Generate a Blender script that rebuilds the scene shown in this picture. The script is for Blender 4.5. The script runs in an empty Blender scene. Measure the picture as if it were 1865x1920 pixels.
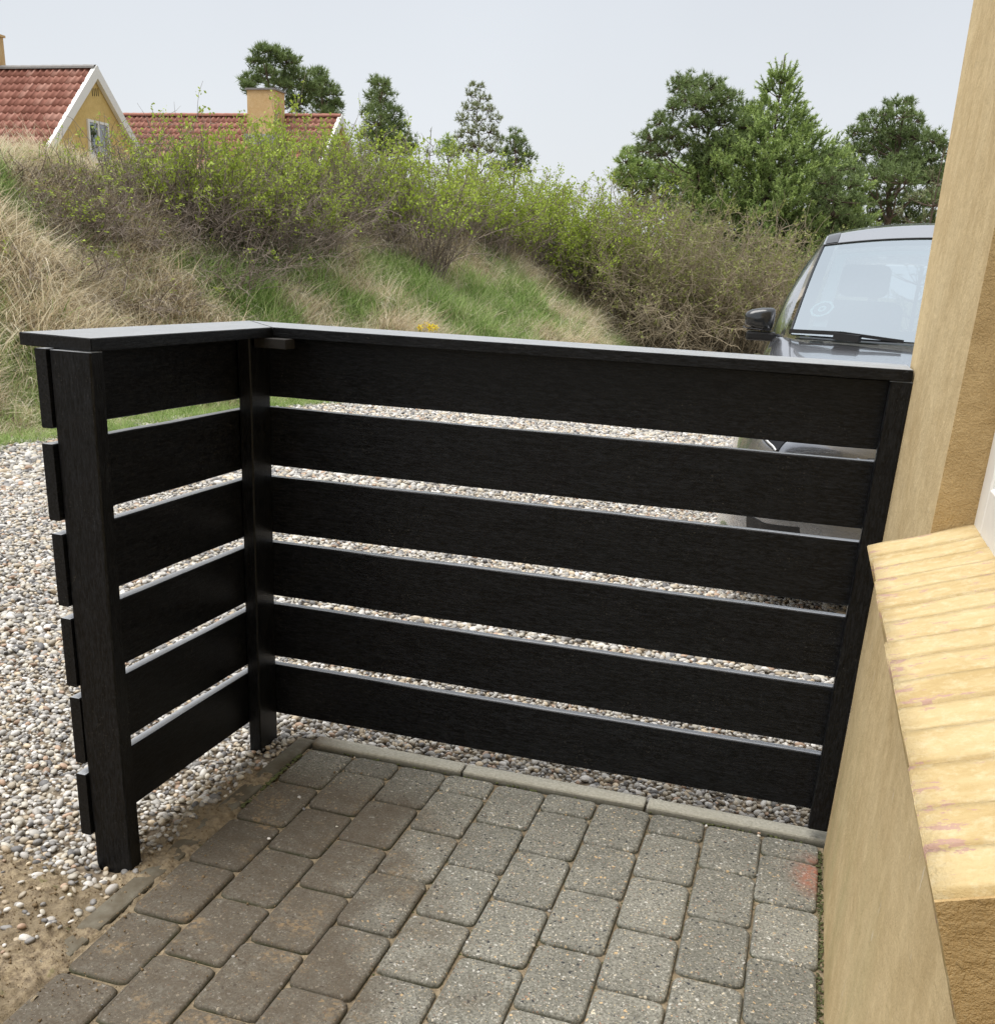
import bpy, bmesh, math, random
import numpy as np
from mathutils import Vector, Matrix, Euler

# ------------------------------------------------------------------ camera, sky, sun, exposure
SC = bpy.context.scene
COL = SC.collection
PW, PH = 1865.0, 1920.0
CAM = np.array([0.7786, -2.3900, 1.2868])
YAW, PITCH, ROLL, FPX, CX, CY = 0.2970, 0.3567, 0.0498, 1907.45, 882.48, 1228.05

def cam_axes():
    Z = np.array([[math.cos(YAW), -math.sin(YAW), 0], [math.sin(YAW), math.cos(YAW), 0], [0, 0, 1]])
    fwd = np.array([0, math.cos(PITCH), -math.sin(PITCH)]); right = np.array([1., 0, 0]); up = np.cross(right, fwd)
    r2 = math.cos(ROLL) * right + math.sin(ROLL) * up; u2 = -math.sin(ROLL) * right + math.cos(ROLL) * up
    return Z @ r2, Z @ u2, Z @ fwd
AX_R, AX_U, AX_F = cam_axes()

cam_data = bpy.data.cameras.new("camera"); cam = bpy.data.objects.new("camera", cam_data); COL.objects.link(cam)
cam.matrix_world = Matrix(((AX_R[0], AX_U[0], -AX_F[0], CAM[0]), (AX_R[1], AX_U[1], -AX_F[1], CAM[1]), (AX_R[2], AX_U[2], -AX_F[2], CAM[2]), (0, 0, 0, 1)))
cam_data.sensor_fit = 'HORIZONTAL'; cam_data.sensor_width = 36.0; cam_data.lens = FPX / PW * 36.0
cam_data.shift_x = (PW / 2 - CX) / PW; cam_data.shift_y = (CY - PH / 2) / PW
cam_data.clip_start = 0.02; cam_data.clip_end = 2000
SC.camera = cam

SUN_EL, SUN_AZ = math.radians(69), math.radians(-112)       # azimuth from +Y towards +X
w = bpy.data.worlds.new("World"); SC.world = w; w.use_nodes = True
nt = w.node_tree; nt.nodes.clear()
sky = nt.nodes.new('ShaderNodeTexSky'); sky.sky_type = 'NISHITA'; sky.sun_disc = False
sky.sun_elevation = SUN_EL; sky.sun_rotation = SUN_AZ; sky.air_density = 1.0; sky.dust_density = 3.0; sky.ozone_density = 1.0
geo = nt.nodes.new('ShaderNodeTexCoord'); sep = nt.nodes.new('ShaderNodeSeparateXYZ'); nt.links.new(geo.outputs['Generated'], sep.inputs[0])
ramp = nt.nodes.new('ShaderNodeValToRGB'); nt.links.new(sep.outputs['Z'], ramp.inputs[0])
e = ramp.color_ramp.elements; e[0].position = 0.0; e[0].color = (2.95, 3.04, 3.14, 1); e[1].position = 0.32; e[1].color = (2.50, 2.62, 2.80, 1)
e2 = ramp.color_ramp.elements.new(0.9); e2.color = (4.4, 4.5, 4.65, 1)
mix = nt.nodes.new('ShaderNodeMix'); mix.data_type = 'RGBA'; mix.inputs[0].default_value = 0.95
nt.links.new(sky.outputs[0], mix.inputs[6]); cn = nt.nodes.new('ShaderNodeTexNoise'); cn.inputs['Scale'].default_value = 2.6; cn.inputs['Detail'].default_value = 4; nt.links.new(geo.outputs['Generated'], cn.inputs['Vector']); cr = nt.nodes.new('ShaderNodeMapRange'); cr.inputs[3].default_value = .93; cr.inputs[4].default_value = 1.07; nt.links.new(cn.outputs['Fac'], cr.inputs[0]); cm = nt.nodes.new('ShaderNodeVectorMath'); cm.operation = 'SCALE'; nt.links.new(ramp.outputs[0], cm.inputs[0]); nt.links.new(cr.outputs[0], cm.inputs['Scale']); nt.links.new(cm.outputs[0], mix.inputs[7])
bg = nt.nodes.new('ShaderNodeBackground'); bg.inputs['Strength'].default_value = 0.1; nt.links.new(mix.outputs[2], bg.inputs[0])
wo = nt.nodes.new('ShaderNodeOutputWorld'); nt.links.new(bg.outputs[0], wo.inputs[0])

sun_d = bpy.data.lights.new("sun", 'SUN'); sun_d.energy = 1.5; sun_d.angle = math.radians(50); sun_d.color = (1.0, 0.965, 0.92)
sun = bpy.data.objects.new("sun", sun_d); COL.objects.link(sun)
sd = Vector((math.sin(SUN_AZ) * math.cos(SUN_EL), math.cos(SUN_AZ) * math.cos(SUN_EL), math.sin(SUN_EL)))
sun.rotation_euler = (-sd).to_track_quat('-Z', 'Y').to_euler(); sun.location = (-6, 8, 15)
SC.view_settings.view_transform = 'Standard'; SC.view_settings.look = 'None'; SC.view_settings.gamma = 1.0
SC.view_settings.exposure = 1.5; SC.view_settings.use_curve_mapping = False
SC.cycles.max_bounces = 6; SC.cycles.transparent_max_bounces = 12

RNG = np.random.default_rng(11)
random.seed(5)

def ray(u, v):
    return AX_R * (u - CX) / FPX - AX_U * (v - CY) / FPX + AX_F
def at(u, v, D):
    d = ray(u, v); return CAM + d * D / math.hypot(d[0], d[1])

# ------------------------------------------------------------------ helpers
def tag(o, label=None, cat=None, group=None, kind=None):
    if label: o['label'] = label
    if cat: o['category'] = cat
    if group: o['group'] = group
    if kind: o['kind'] = kind
    return o
def link(o, parent=None):
    COL.objects.link(o)
    if parent is not None: o.parent = parent
    return o
def empty(name, loc=(0, 0, 0), rz=0.0):
    o = bpy.data.objects.new(name, None); o.location = loc; o.rotation_euler = (0, 0, rz); o.empty_display_size = 0.2
    return link(o)
def npmesh(name, V, F, mat=None, smooth=False):
    """V (n,3); F (m,k) constant k"""
    V = np.asarray(V, dtype=np.float32); F = np.asarray(F, dtype=np.int32)
    me = bpy.data.meshes.new(name); k = F.shape[1]
    me.vertices.add(len(V)); me.vertices.foreach_set('co', V.ravel())
    me.loops.add(F.size); me.loops.foreach_set('vertex_index', F.ravel())
    me.polygons.add(len(F)); me.polygons.foreach_set('loop_start', np.arange(0, F.size, k, dtype=np.int32))
    me.polygons.foreach_set('loop_total', np.full(len(F), k, dtype=np.int32))
    if smooth: me.polygons.foreach_set('use_smooth', np.ones(len(F), dtype=bool))
    me.update(calc_edges=True)
    if mat: me.materials.append(mat)
    return me
def obj(name, me, parent=None, mat=None):
    o = bpy.data.objects.new(name, me)
    if mat and not me.materials: me.materials.append(mat)
    return link(o, parent)
def bmobj(name, bm, mat, parent=None, smooth=False):
    me = bpy.data.meshes.new(name); bmesh.ops.recalc_face_normals(bm, faces=bm.faces); bm.to_mesh(me); bm.free()
    if smooth:
        for p in me.polygons: p.use_smooth = True
    me.materials.append(mat)
    return obj(name, me, parent)
def bbox(bm, lo, hi, bev=0.0, seg=1):
    m = Matrix.Translation(((lo[0] + hi[0]) / 2, (lo[1] + hi[1]) / 2, (lo[2] + hi[2]) / 2)) @ Matrix.Diagonal((hi[0] - lo[0], hi[1] - lo[1], hi[2] - lo[2], 1))
    r = bmesh.ops.create_cube(bm, size=1.0, matrix=m)
    if bev > 0:
        ed = set()
        for vv in r['verts']: ed.update(vv.link_edges)
        bmesh.ops.bevel(bm, geom=list(ed), offset=bev, segments=seg, affect='EDGES', profile=0.5)
def box(name, lo, hi, mat, parent=None, bev=0.0, seg=1):
    bm = bmesh.new(); bbox(bm, lo, hi, bev, seg); return bmobj(name, bm, mat, parent)
def prism(bm, pts, z0, z1):
    a = [bm.verts.new((p[0], p[1], z0)) for p in pts]; b = [bm.verts.new((p[0], p[1], z1)) for p in pts]
    n = len(pts); bm.faces.new(a[::-1]); bm.faces.new(b)
    for i in range(n): bm.faces.new((a[i], a[(i + 1) % n], b[(i + 1) % n], b[i]))

_perm = RNG.permutation(4096)
def vnoise(x, y, seed=0):
    x = np.asarray(x, float); y = np.asarray(y, float)
    xi = np.floor(x).astype(int); yi = np.floor(y).astype(int); fx = x - xi; fy = y - yi
    fx = fx * fx * (3 - 2 * fx); fy = fy * fy * (3 - 2 * fy)
    h = lambda a, b: _perm[(_perm[(a + seed * 131) & 4095] + b) & 4095] / 4095.0
    return (h(xi, yi) * (1 - fx) + h(xi + 1, yi) * fx) * (1 - fy) + (h(xi, yi + 1) * (1 - fx) + h(xi + 1, yi + 1) * fx) * fy
def fbm(x, y, oct=4, seed=0):
    s = 0; a = 0.5; t = 0
    for i in range(oct): s = s + a * vnoise(x * 2 ** i, y * 2 ** i, seed + i); t += a; a *= 0.5
    return s / t
def sstep(a, b, x):
    t = np.clip((x - a) / (b - a), 0, 1); return t * t * (3 - 2 * t)

class M:
    """small node-material builder"""
    def __init__(s, name):
        s.m = bpy.data.materials.new(name); s.m.use_nodes = True; s.t = s.m.node_tree; s.t.nodes.clear()
        s.out = s.n('OutputMaterial'); s.b = s.n('BsdfPrincipled'); s.l(s.b.outputs[0], s.out.inputs[0])
    def n(s, typ, **kw):
        x = s.t.nodes.new('ShaderNode' + typ)
        for k, v in kw.items(): setattr(x, k, v)
        return x
    def l(s, a, b): s.t.links.new(a, b)
    def set(s, **kw):
        for k, v in kw.items():
            i = s.b.inputs[k.replace('_', ' ')]
            if hasattr(v, 'is_linked') or isinstance(v, bpy.types.NodeSocket): s.l(v, i)
            else: i.default_value = v
        return s
    def pos(s, scale=(1, 1, 1), src='Position', rot=(0, 0, 0)):
        if src == 'Position': o = s.n('NewGeometry').outputs['Position']
        else: o = s.n('TexCoord').outputs[src]
        mp = s.n('Mapping'); mp.inputs['Scale'].default_value = scale; mp.inputs['Rotation'].default_value = rot; s.l(o, mp.inputs[0]); return mp.outputs[0]
    def noise(s, vec, scale=5, detail=4, rough=0.5, dist=0.0):
        x = s.n('TexNoise'); s.l(vec, x.inputs['Vector']); x.inputs['Scale'].default_value = scale; x.inputs['Detail'].default_value = detail
        x.inputs['Roughness'].default_value = rough; x.inputs['Distortion'].default_value = dist; return x.outputs['Fac']
    def vor(s, vec, scale, out='Distance', feature='F1', rnd=1.0):
        x = s.n('TexVoronoi'); x.feature = feature; s.l(vec, x.inputs['Vector']); x.inputs['Scale'].default_value = scale; x.inputs['Randomness'].default_value = rnd; return x.outputs[out]
    def ramp(s, fac, stops, interp='LINEAR'):
        r = s.n('ValToRGB'); s.l(fac, r.inputs[0]); r.color_ramp.interpolation = interp
        el = r.color_ramp.elements
        while len(el) < len(stops): el.new(0.5)
        for q, (p, c) in zip(el, stops):
            q.position = p; q.color = (c, c, c, 1) if isinstance(c, (int, float)) else (*c, 1)
        return r.outputs[0]
    def mixc(s, fac, a, b, mode='MIX'):
        x = s.n('Mix', data_type='RGBA', blend_type=mode)
        for v, i in ((fac, 0), (a, 6), (b, 7)):
            if isinstance(v, bpy.types.NodeSocket): s.l(v, x.inputs[i])
            elif i == 0: x.inputs[0].default_value = v
            else: x.inputs[i].default_value = (*v, 1)
        return x.outputs[2]
    def math(s, op, a, b=0.0, clamp=False):
        x = s.n('Math', operation=op, use_clamp=clamp)
        for v, i in ((a, 0), (b, 1)):
            if isinstance(v, bpy.types.NodeSocket): s.l(v, x.inputs[i])
            else: x.inputs[i].default_value = v
        return x.outputs[0]
    def mapr(s, v, a, b, c=0.0, d=1.0):
        x = s.n('MapRange'); s.l(v, x.inputs[0])
        for i, q in enumerate((a, b, c, d)): x.inputs[i + 1].default_value = q
        return x.outputs[0]
    def bump(s, h, strength=0.5, dist=0.01, prev=None):
        x = s.n('Bump'); s.l(h, x.inputs['Height']); x.inputs['Strength'].default_value = strength; x.inputs['Distance'].default_value = dist
        if prev is not None: s.l(prev, x.inputs['Normal'])
        return x.outputs[0]
    def rnd(s): return s.n('ObjectInfo').outputs['Random']
    def xyz(s):
        x = s.n('SeparateXYZ'); s.l(s.n('NewGeometry').outputs['Position'], x.inputs[0]); return x.outputs

# ------------------------------------------------------------------ materials
def mat_board():
    m = M('black_recycled_plastic'); v = m.pos((1.6, 26, 26), 'Object')
    oi = m.n('ObjectInfo'); va = m.n('VectorMath', operation='ADD'); m.l(v, va.inputs[0])
    vs = m.n('VectorMath', operation='SCALE'); m.l(oi.outputs['Random'], vs.inputs['Scale']); vs.inputs[0].default_value = (37, 11, 23); m.l(vs.outputs[0], va.inputs[1]); v = va.outputs[0]
    ga = m.noise(v, 5.5, 8, 0.75, 0.9); vf = m.n('VectorMath', operation='MULTIPLY'); m.l(v, vf.inputs[0]); vf.inputs[1].default_value = (5.5, 1.7, 1.7); gf = m.noise(vf.outputs[0], 5.5, 4, 0.7, 0.8); g = m.math('ADD', m.math('MULTIPLY', ga, 0.35), m.math('MULTIPLY', gf, 0.65)); g2 = m.noise(m.pos((8, 8, 8), 'Object'), 2.2, 5, 0.6, 0.8)
    c = m.mixc(m.ramp(g, [(0.44, 0.0), (0.62, 1.0)]), (0.001, 0.00105, 0.0012), (0.0150, 0.0162, 0.0190))
    dust = m.math('MULTIPLY', m.ramp(m.noise(m.pos((1, 1, 1)), 190, 3, 0.8), [(0.60, 0.0), (0.70, 1.0)]), m.ramp(m.noise(m.pos((1, 1, 1)), 7, 4, 0.7), [(0.46, 0.0), (0.68, 0.6)]))
    c = m.mixc(dust, c, (0.13, 0.12, 0.10))
    board_col = m.mixc(m.ramp(g2, [(0.45, 0.0), (0.8, 0.55)]), c, (0.0085, 0.0088, 0.0095))  # patchy tone of the plastic from coarse noise
    nz0 = m.n('SeparateXYZ'); m.l(m.n('NewGeometry').outputs['True Normal'], nz0.inputs[0]); painted_sheen = m.math('MULTIPLY', m.mapr(nz0.outputs[2], 0.9, 0.99, 0.0, 1.0), m.ramp(g2, [(0.3, 0.95), (0.75, 0.7)]))
    board_col = m.mixc(painted_sheen, board_col, (0.42, 0.44, 0.47))  # grazing sky reflection painted as pale grey on upward faces
    m.set(Base_Color=board_col, Roughness=m.ramp(g, [(0.25, 0.30), (0.8, 0.44)]), Normal=m.bump(g, 0.6, 0.0012, m.bump(g2, 0.3, 0.001)))
    m.b.inputs['Specular IOR Level'].default_value = 0.22
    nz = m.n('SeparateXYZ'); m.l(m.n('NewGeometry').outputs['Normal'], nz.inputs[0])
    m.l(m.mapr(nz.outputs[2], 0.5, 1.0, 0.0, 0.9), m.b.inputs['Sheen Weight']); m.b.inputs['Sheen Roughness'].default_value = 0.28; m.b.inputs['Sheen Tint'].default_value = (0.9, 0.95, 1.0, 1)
    return m.m
def mat_simple(name, col, rough=0.6, metal=0.0, bumpy=0.0, scale=40, var=0.15, spec=0.5):
    m = M(name); v = m.pos(src='Object'); n = m.noise(v, scale, 4, 0.6)
    c = m.mixc(m.ramp(n, [(0.3, 0.0), (0.7, 1.0)]), tuple(x * (1 - var) for x in col), tuple(min(1, x * (1 + var)) for x in col))
    m.set(Base_Color=c, Roughness=rough, Metallic=metal)
    m.b.inputs['Specular IOR Level'].default_value = spec
    if bumpy: m.set(Normal=m.bump(n, 0.5, bumpy))
    return m.m
def mat_paver():
    m = M('exposed_aggregate_paver'); P = m.pos()
    r = m.rnd(); X = m.xyz()
    n1 = m.noise(P, 9, 5, 0.6); n2 = m.noise(P, 160, 3, 0.7)
    base = m.mixc(m.ramp(n1, [(0.3, 0), (0.7, 1)]), (0.185, 0.182, 0.155), (0.275, 0.27, 0.232))
    base = m.mixc(m.ramp(n2, [(0.40, 0.0), (0.62, 0.95)]), base, (0.105, 0.102, 0.085))
    vj = m.n('TexVoronoi'); vj.inputs['Scale'].default_value = 210; wv_ = m.n('TexNoise'); wv_.inputs['Scale'].default_value = 130; m.l(P, wv_.inputs['Vector']); wa = m.n('VectorMath', operation='SCALE'); wa.inputs['Scale'].default_value = 0.014; m.l(wv_.outputs['Color'], wa.inputs[0]); wb_ = m.n('VectorMath', operation='ADD'); m.l(P, wb_.inputs[0]); m.l(wa.outputs[0], wb_.inputs[1]); m.l(wb_.outputs[0], vj.inputs['Vector'])
    hs = m.n('SeparateColor'); m.l(vj.outputs['Color'], hs.inputs[0])
    small = m.ramp(vj.outputs['Distance'], [(0.22, 1.0), (0.42, 0.0)])
    col = m.ramp(hs.outputs[1], [(0.0, (0.50, 0.48, 0.43)), (0.25, (0.46, 0.38, 0.25)), (0.45, (0.38, 0.35, 0.31)), (0.62, (0.07, 0.07, 0.07)), (0.92, (0.34, 0.19, 0.12))], 'CONSTANT')
    keep = m.ramp(hs.outputs[0], [(0.46, 0.0), (0.47, 1.0)])
    base = m.mixc(m.math('MULTIPLY', small, keep), base, col)
    v2 = m.n('TexVoronoi'); v2.inputs['Scale'].default_value = 105; m.l(wb_.outputs[0], v2.inputs['Vector'])
    h2 = m.n('SeparateColor'); m.l(v2.outputs['Color'], h2.inputs[0])
    big = m.math('MULTIPLY', m.ramp(v2.outputs['Distance'], [(0.30, 1.0), (0.37, 0.0)]), m.ramp(h2.outputs[0], [(0.78, 0.0), (0.79, 1.0)]))
    col2 = m.ramp(h2.outputs[2], [(0.0, (0.56, 0.50, 0.39)), (0.35, (0.48, 0.47, 0.43)), (0.6, (0.04, 0.042, 0.045)), (0.85, (0.48, 0.35, 0.2))], 'CONSTANT')
    base = m.mixc(big, base, col2)
    br = m.math('ADD', m.math('MULTIPLY', r, 0.26), 0.86); cc = m.n('CombineColor'); [m.l(br, cc.inputs[i]) for i in range(3)]
    base = m.mixc(1.0, base, cc.outputs[0], 'MULTIPLY')
    # brown soil film: left strip and a tongue reaching right (world coordinates)
    edge = m.math('ADD', m.math('MULTIPLY', m.math('SUBTRACT', m.noise(P, 5.5, 5, 0.65), 0.5), 0.75), m.math('MULTIPLY', X[1], 0.28))
    s = m.mapr(m.math('ADD', m.math('ADD', X[0], edge), 0.0), -0.20, 0.10, 1.0, 0.0)
    back = m.mapr(X[1], -0.22, -0.08, 1.0, 0.25)
    s = m.math('MULTIPLY', s, back)
    s = m.math('MULTIPLY', s, m.ramp(m.noise(P, 26, 4, 0.7), [(0.25, 0.7), (0.6, 1.0)]), True)
    base = m.mixc(m.math('MULTIPLY', s, 0.82), base, (0.072, 0.054, 0.036))
    sand = m.math('MULTIPLY', m.ramp(m.noise(P, 7.5, 4, 0.6), [(0.55, 0.0), (0.66, 0.8)]), m.math('MULTIPLY', s, m.ramp(m.noise(P, 90, 3, 0.6), [(0.45, 0), (0.6, 1)])))
    base = m.mixc(sand, base, (0.24, 0.17, 0.095))
    # red brick dust by the wall
    d = m.n('VectorMath', operation='DISTANCE'); m.l(m.n('NewGeometry').outputs['Position'], d.inputs[0]); d.inputs[1].default_value = (0.985, -0.155, 0)
    red = m.math('MULTIPLY', m.mapr(m.math('ADD', d.outputs['Value'], m.math('MULTIPLY', m.noise(P, 25, 3, 0.6), 0.06)), 0.05, 0.15, 0.9, 0.0), m.math('MULTIPLY', m.mapr(X[0], 0.90, 0.955, 0.1, 1.0), m.ramp(m.noise(P, 42, 5, 0.7), [(0.38, 0.15), (0.55, 1.0)])))
    base = m.mixc(red, base, (0.34, 0.115, 0.065))
    # moss and dark film low in the joints
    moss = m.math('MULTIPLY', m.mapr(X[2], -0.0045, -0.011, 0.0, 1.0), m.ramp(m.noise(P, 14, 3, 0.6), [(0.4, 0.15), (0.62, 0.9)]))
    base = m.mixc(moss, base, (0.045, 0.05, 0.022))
    h = m.math('ADD', m.math('MULTIPLY', n2, 0.6), m.math('MULTIPLY', small, 0.25))
    m.set(Base_Color=base, Roughness=0.85, Normal=m.bump(h, 0.8, 0.002, m.bump(n1, 0.3, 0.004)))
    m.b.inputs['Specular IOR Level'].default_value = 0.3
    return m.m
def mat_kerb():
    m = M('kerb_concrete'); P = m.pos(); n = m.noise(P, 120, 5, 0.75); n1 = m.noise(P, 8, 4, 0.6); X = m.xyz()
    c = m.mixc(m.ramp(n, [(0.3, 0), (0.7, 1)]), (0.24, 0.23, 0.185), (0.47, 0.45, 0.38)); c = m.mixc(m.ramp(n1, [(0.4, 0.0), (0.7, 0.6)]), c, (0.32, 0.30, 0.24))
    s = m.math('MULTIPLY', m.mapr(m.math('ADD', X[0], m.math('MULTIPLY', n1, 0.2)), -0.33, -0.20, 1.0, 0.0), m.ramp(m.noise(P, 11, 3, .6), [(0.3, 0.35), (0.6, 0.95)]))
    c = m.mixc(s, c, (0.115, 0.086, 0.055))
    moss = m.math('MULTIPLY', m.mapr(X[2], 0.004, -0.012, 0.0, 1.0), 0.75); c = m.mixc(moss, c, (0.035, 0.036, 0.02))
    m.set(Base_Color=c, Roughness=0.9, Normal=m.bump(n, 0.8, 0.003)); return m.m
def mat_soil(name='sandy_soil', light=(0.30, 0.22, 0.125), dark=(0.125, 0.09, 0.055)):
    m = M(name); P = m.pos(); n = m.noise(P, 60, 6, 0.75); n1 = m.noise(P, 6, 4, 0.6)
    c = m.mixc(m.ramp(n, [(0.35, 0), (0.62, 1)]), dark, light); c = m.mixc(m.ramp(n1, [(0.42, 0.0), (0.62, 0.65)]), c, tuple(x * 0.55 for x in light))
    g = m.math('MULTIPLY', m.ramp(m.noise(P, 16, 3, 0.6), [(0.66, 0), (0.72, 0.5)]), 1.0); c = m.mixc(g, c, (0.13, 0.14, 0.04))
    m.set(Base_Color=c, Roughness=0.95, Normal=m.bump(m.noise(P, 110, 5, 0.75), 0.9, 0.006, m.bump(n, 0.8, 0.01))); m.b.inputs['Specular IOR Level'].default_value = 0.15
    return m.m
PEB = [(0.0, (0.54, 0.51, 0.44)), (0.14, (0.44, 0.39, 0.31)), (0.28, (0.34, 0.33, 0.31)), (0.40, (0.56, 0.545, 0.51)), (0.52, (0.25, 0.245, 0.24)), (0.62, (0.52, 0.43, 0.31)),
       (0.70, (0.44, 0.42, 0.39)), (0.80, (0.40, 0.28, 0.20)), (0.85, (0.14, 0.14, 0.145)), (0.91, (0.64, 0.62, 0.59))]
def mat_pebble():
    m = M('river_pebble'); r = m.rnd(); c = m.ramp(r, PEB, 'CONSTANT'); v = m.pos(src='Object')
    n = m.noise(v, 90, 3, 0.6); oi = m.n('ObjectInfo').outputs['Random']
    br = m.math('ADD', m.math('MULTIPLY', m.math('FRACT', m.math('MULTIPLY', oi, 91.7)), 0.55), 0.68); cc = m.n('CombineColor'); [m.l(br, cc.inputs[i]) for i in range(3)]
    c = m.mixc(1.0, c, cc.outputs[0], 'MULTIPLY'); c = m.mixc(m.ramp(n, [(0.4, 0.0), (0.75, 0.3)]), c, (0.25, 0.21, 0.16))
    m.set(Base_Color=c, Roughness=0.55, Normal=m.bump(n, 0.3, 0.001)); m.b.inputs['Specular IOR Level'].default_value = 0.35
    return m.m
def mat_gravel_base():
    m = M('gravel_bed'); P = m.pos(); v = m.n('TexVoronoi'); v.inputs['Scale'].default_value = 52; m.l(P, v.inputs['Vector'])
    hs = m.n('SeparateColor'); m.l(v.outputs['Color'], hs.inputs[0]); c = m.ramp(hs.outputs[0], PEB, 'CONSTANT')
    c = m.mixc(m.ramp(v.outputs['Distance'], [(0.25, 0.0), (0.62, 0.85)]), c, (0.11, 0.09, 0.07))
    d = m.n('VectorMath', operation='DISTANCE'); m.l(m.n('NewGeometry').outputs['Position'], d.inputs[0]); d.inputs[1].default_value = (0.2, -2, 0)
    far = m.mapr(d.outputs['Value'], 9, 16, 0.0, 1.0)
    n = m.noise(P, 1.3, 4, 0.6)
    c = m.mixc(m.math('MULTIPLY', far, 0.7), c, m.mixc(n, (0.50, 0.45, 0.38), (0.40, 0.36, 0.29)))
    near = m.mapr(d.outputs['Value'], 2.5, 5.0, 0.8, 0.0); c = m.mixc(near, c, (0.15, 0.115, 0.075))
    m.set(Base_Color=c, Roughness=0.8, Normal=m.bump(m.math('SUBTRACT', 1.0, v.outputs['Distance']), 0.8, 0.012)); m.b.inputs['Specular IOR Level'].default_value = 0.25
    return m.m
def mat_render(name, a, b, brush=True, grain=1.0, vertical=True):
    m = M(name); P = m.pos(); sc = (15, 15, 2.6) if vertical else (14, 1.2, 14)
    st = m.noise(m.pos(sc), 1.6, 5, 0.6, 0.5); n = m.noise(P, 300, 3, 0.7); n1 = m.noise(P, 4.5, 5, 0.6)
    k = m.math('ADD', m.math('MULTIPLY', st, 0.20 if brush else 0.1), m.math('MULTIPLY', n1, 0.80 if brush else 0.9))
    c = m.mixc(m.ramp(k, [(0.35, 0), (0.65, 1)]), a, b)
    c = m.mixc(m.ramp(n, [(0.42, 0.0), (0.7, 0.42)]), c, tuple(x * 0.62 for x in a)); c = m.mixc(m.ramp(m.noise(P, 22, 5, 0.7), [(0.45, 0.0), (0.68, 0.4)]), c, tuple(min(1, x * 1.18) for x in b))
    if brush:
        wsc = m.noise(m.pos((22, 22, 7)), 1.6, 5, 0.7, 0.6); c = m.mixc(m.ramp(wsc, [(0.66, 0.0), (0.74, 0.55)]), c, (0.72, 0.68, 0.58))
        X = m.xyz(); g = m.math('MULTIPLY', m.mapr(X[2], 0.55, 0.0, 0.0, 1.0), m.ramp(m.noise(m.pos((3, 3, .8)), 2.2, 4, .6), [(0.42, 0.0), (0.65, 0.55)])); c = m.mixc(g, c, (0.33, 0.31, 0.15))
    m.set(Base_Color=c, Roughness=0.9, Normal=m.bump(n, 0.5 * grain, 0.0022 * grain, m.bump(m.noise(P, 45, 4, 0.6), 0.5 * grain, 0.006, m.bump(st, 0.12, 0.004)))); m.b.inputs['Specular IOR Level'].default_value = 0.2
    return m.m
def mat_sill():
    m = M('painted_sill_brick'); P = m.pos(); a = m.noise(m.pos((7, 16, 7)), 1.3, 5, 0.65, 0.2); n = m.noise(P, 220, 4, 0.75); b_ = m.noise(P, 60, 6, 0.75, 0.0)
    c = m.mixc(m.ramp(a, [(0.36, 0), (0.60, 1)]), (0.44, 0.32, 0.145), (0.53, 0.415, 0.22)); c = m.mixc(m.ramp(b_, [(0.48, 0.0), (0.66, 0.65)]), c, (0.60, 0.51, 0.32))
    X = m.xyz(); front = m.mapr(X[0], 0.945, 0.915, 0.0, 0.055); k0 = m.math('ADD', m.noise(m.pos((16, 34, 16)), 1.5, 6, 0.75, 0.1), front)
    c = m.mixc(m.ramp(k0, [(0.61, 0.0), (0.63, 0.85)]), c, (0.42, 0.26, 0.22))
    c = m.mixc(m.ramp(n, [(0.5, 0.0), (0.75, 0.35)]), c, (0.38, 0.27, 0.12))
    m.set(Base_Color=c, Roughness=0.8, Normal=m.bump(n, 0.6, 0.0022, m.bump(a, 0.35, 0.005))); m.b.inputs['Specular IOR Level'].default_value = 0.3
    return m.m
def mat_grass(name, stops, rough=0.7, sub=0.0):
    m = M(name); r = m.rnd(); X = m.xyz()
    n = m.noise(m.pos(), 0.9, 3, 0.6); k = m.math('ADD', m.math('MULTIPLY', r, 0.55), m.math('MULTIPLY', n, 0.45))
    at_ = m.n('Attribute'); at_.attribute_name = 'tint'; at_.attribute_type = 'GEOMETRY'
    k = m.math('ADD', m.math('MULTIPLY', k, 0.55), m.math('MULTIPLY', at_.outputs['Fac'], 0.45))
    m.set(Base_Color=m.ramp(k, stops), Roughness=rough); m.b.inputs['Specular IOR Level'].default_value = 0.2
    tr = m.n('BsdfTranslucent'); m.l(m.b.inputs['Base Color'].links[0].from_socket, tr.inputs[0]); mx = m.n('MixShader'); mx.inputs[0].default_value = 0.35
    m.l(m.b.outputs[0], mx.inputs[1]); m.l(tr.outputs[0], mx.inputs[2]); m.l(mx.outputs[0], m.out.inputs[0])
    return m.m
def mat_leaf(name, a, b, tr=0.3):
    m = M(name); at_ = m.n('Attribute'); at_.attribute_name = 'tint'; n = m.noise(m.pos(), 1.1, 3, 0.6)
    k = m.math('ADD', m.math('MULTIPLY', at_.outputs['Fac'], 0.7), m.math('MULTIPLY', n, 0.35), True)
    c = m.mixc(k, a, b); m.set(Base_Color=c, Roughness=0.6); m.b.inputs['Specular IOR Level'].default_value = 0.25
    t = m.n('BsdfTranslucent'); m.l(c, t.inputs[0]); mx = m.n('MixShader'); mx.inputs[0].default_value = tr
    m.l(m.b.outputs[0], mx.inputs[1]); m.l(t.outputs[0], mx.inputs[2]); m.l(mx.outputs[0], m.out.inputs[0]); return m.m
def mat_bark(name, a, b):
    m = M(name); n = m.noise(m.pos((1, 1, .3)), 14, 4, .7); m.set(Base_Color=m.mixc(n, a, b), Roughness=.9, Normal=m.bump(n, .6, .01)); return m.m
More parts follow.
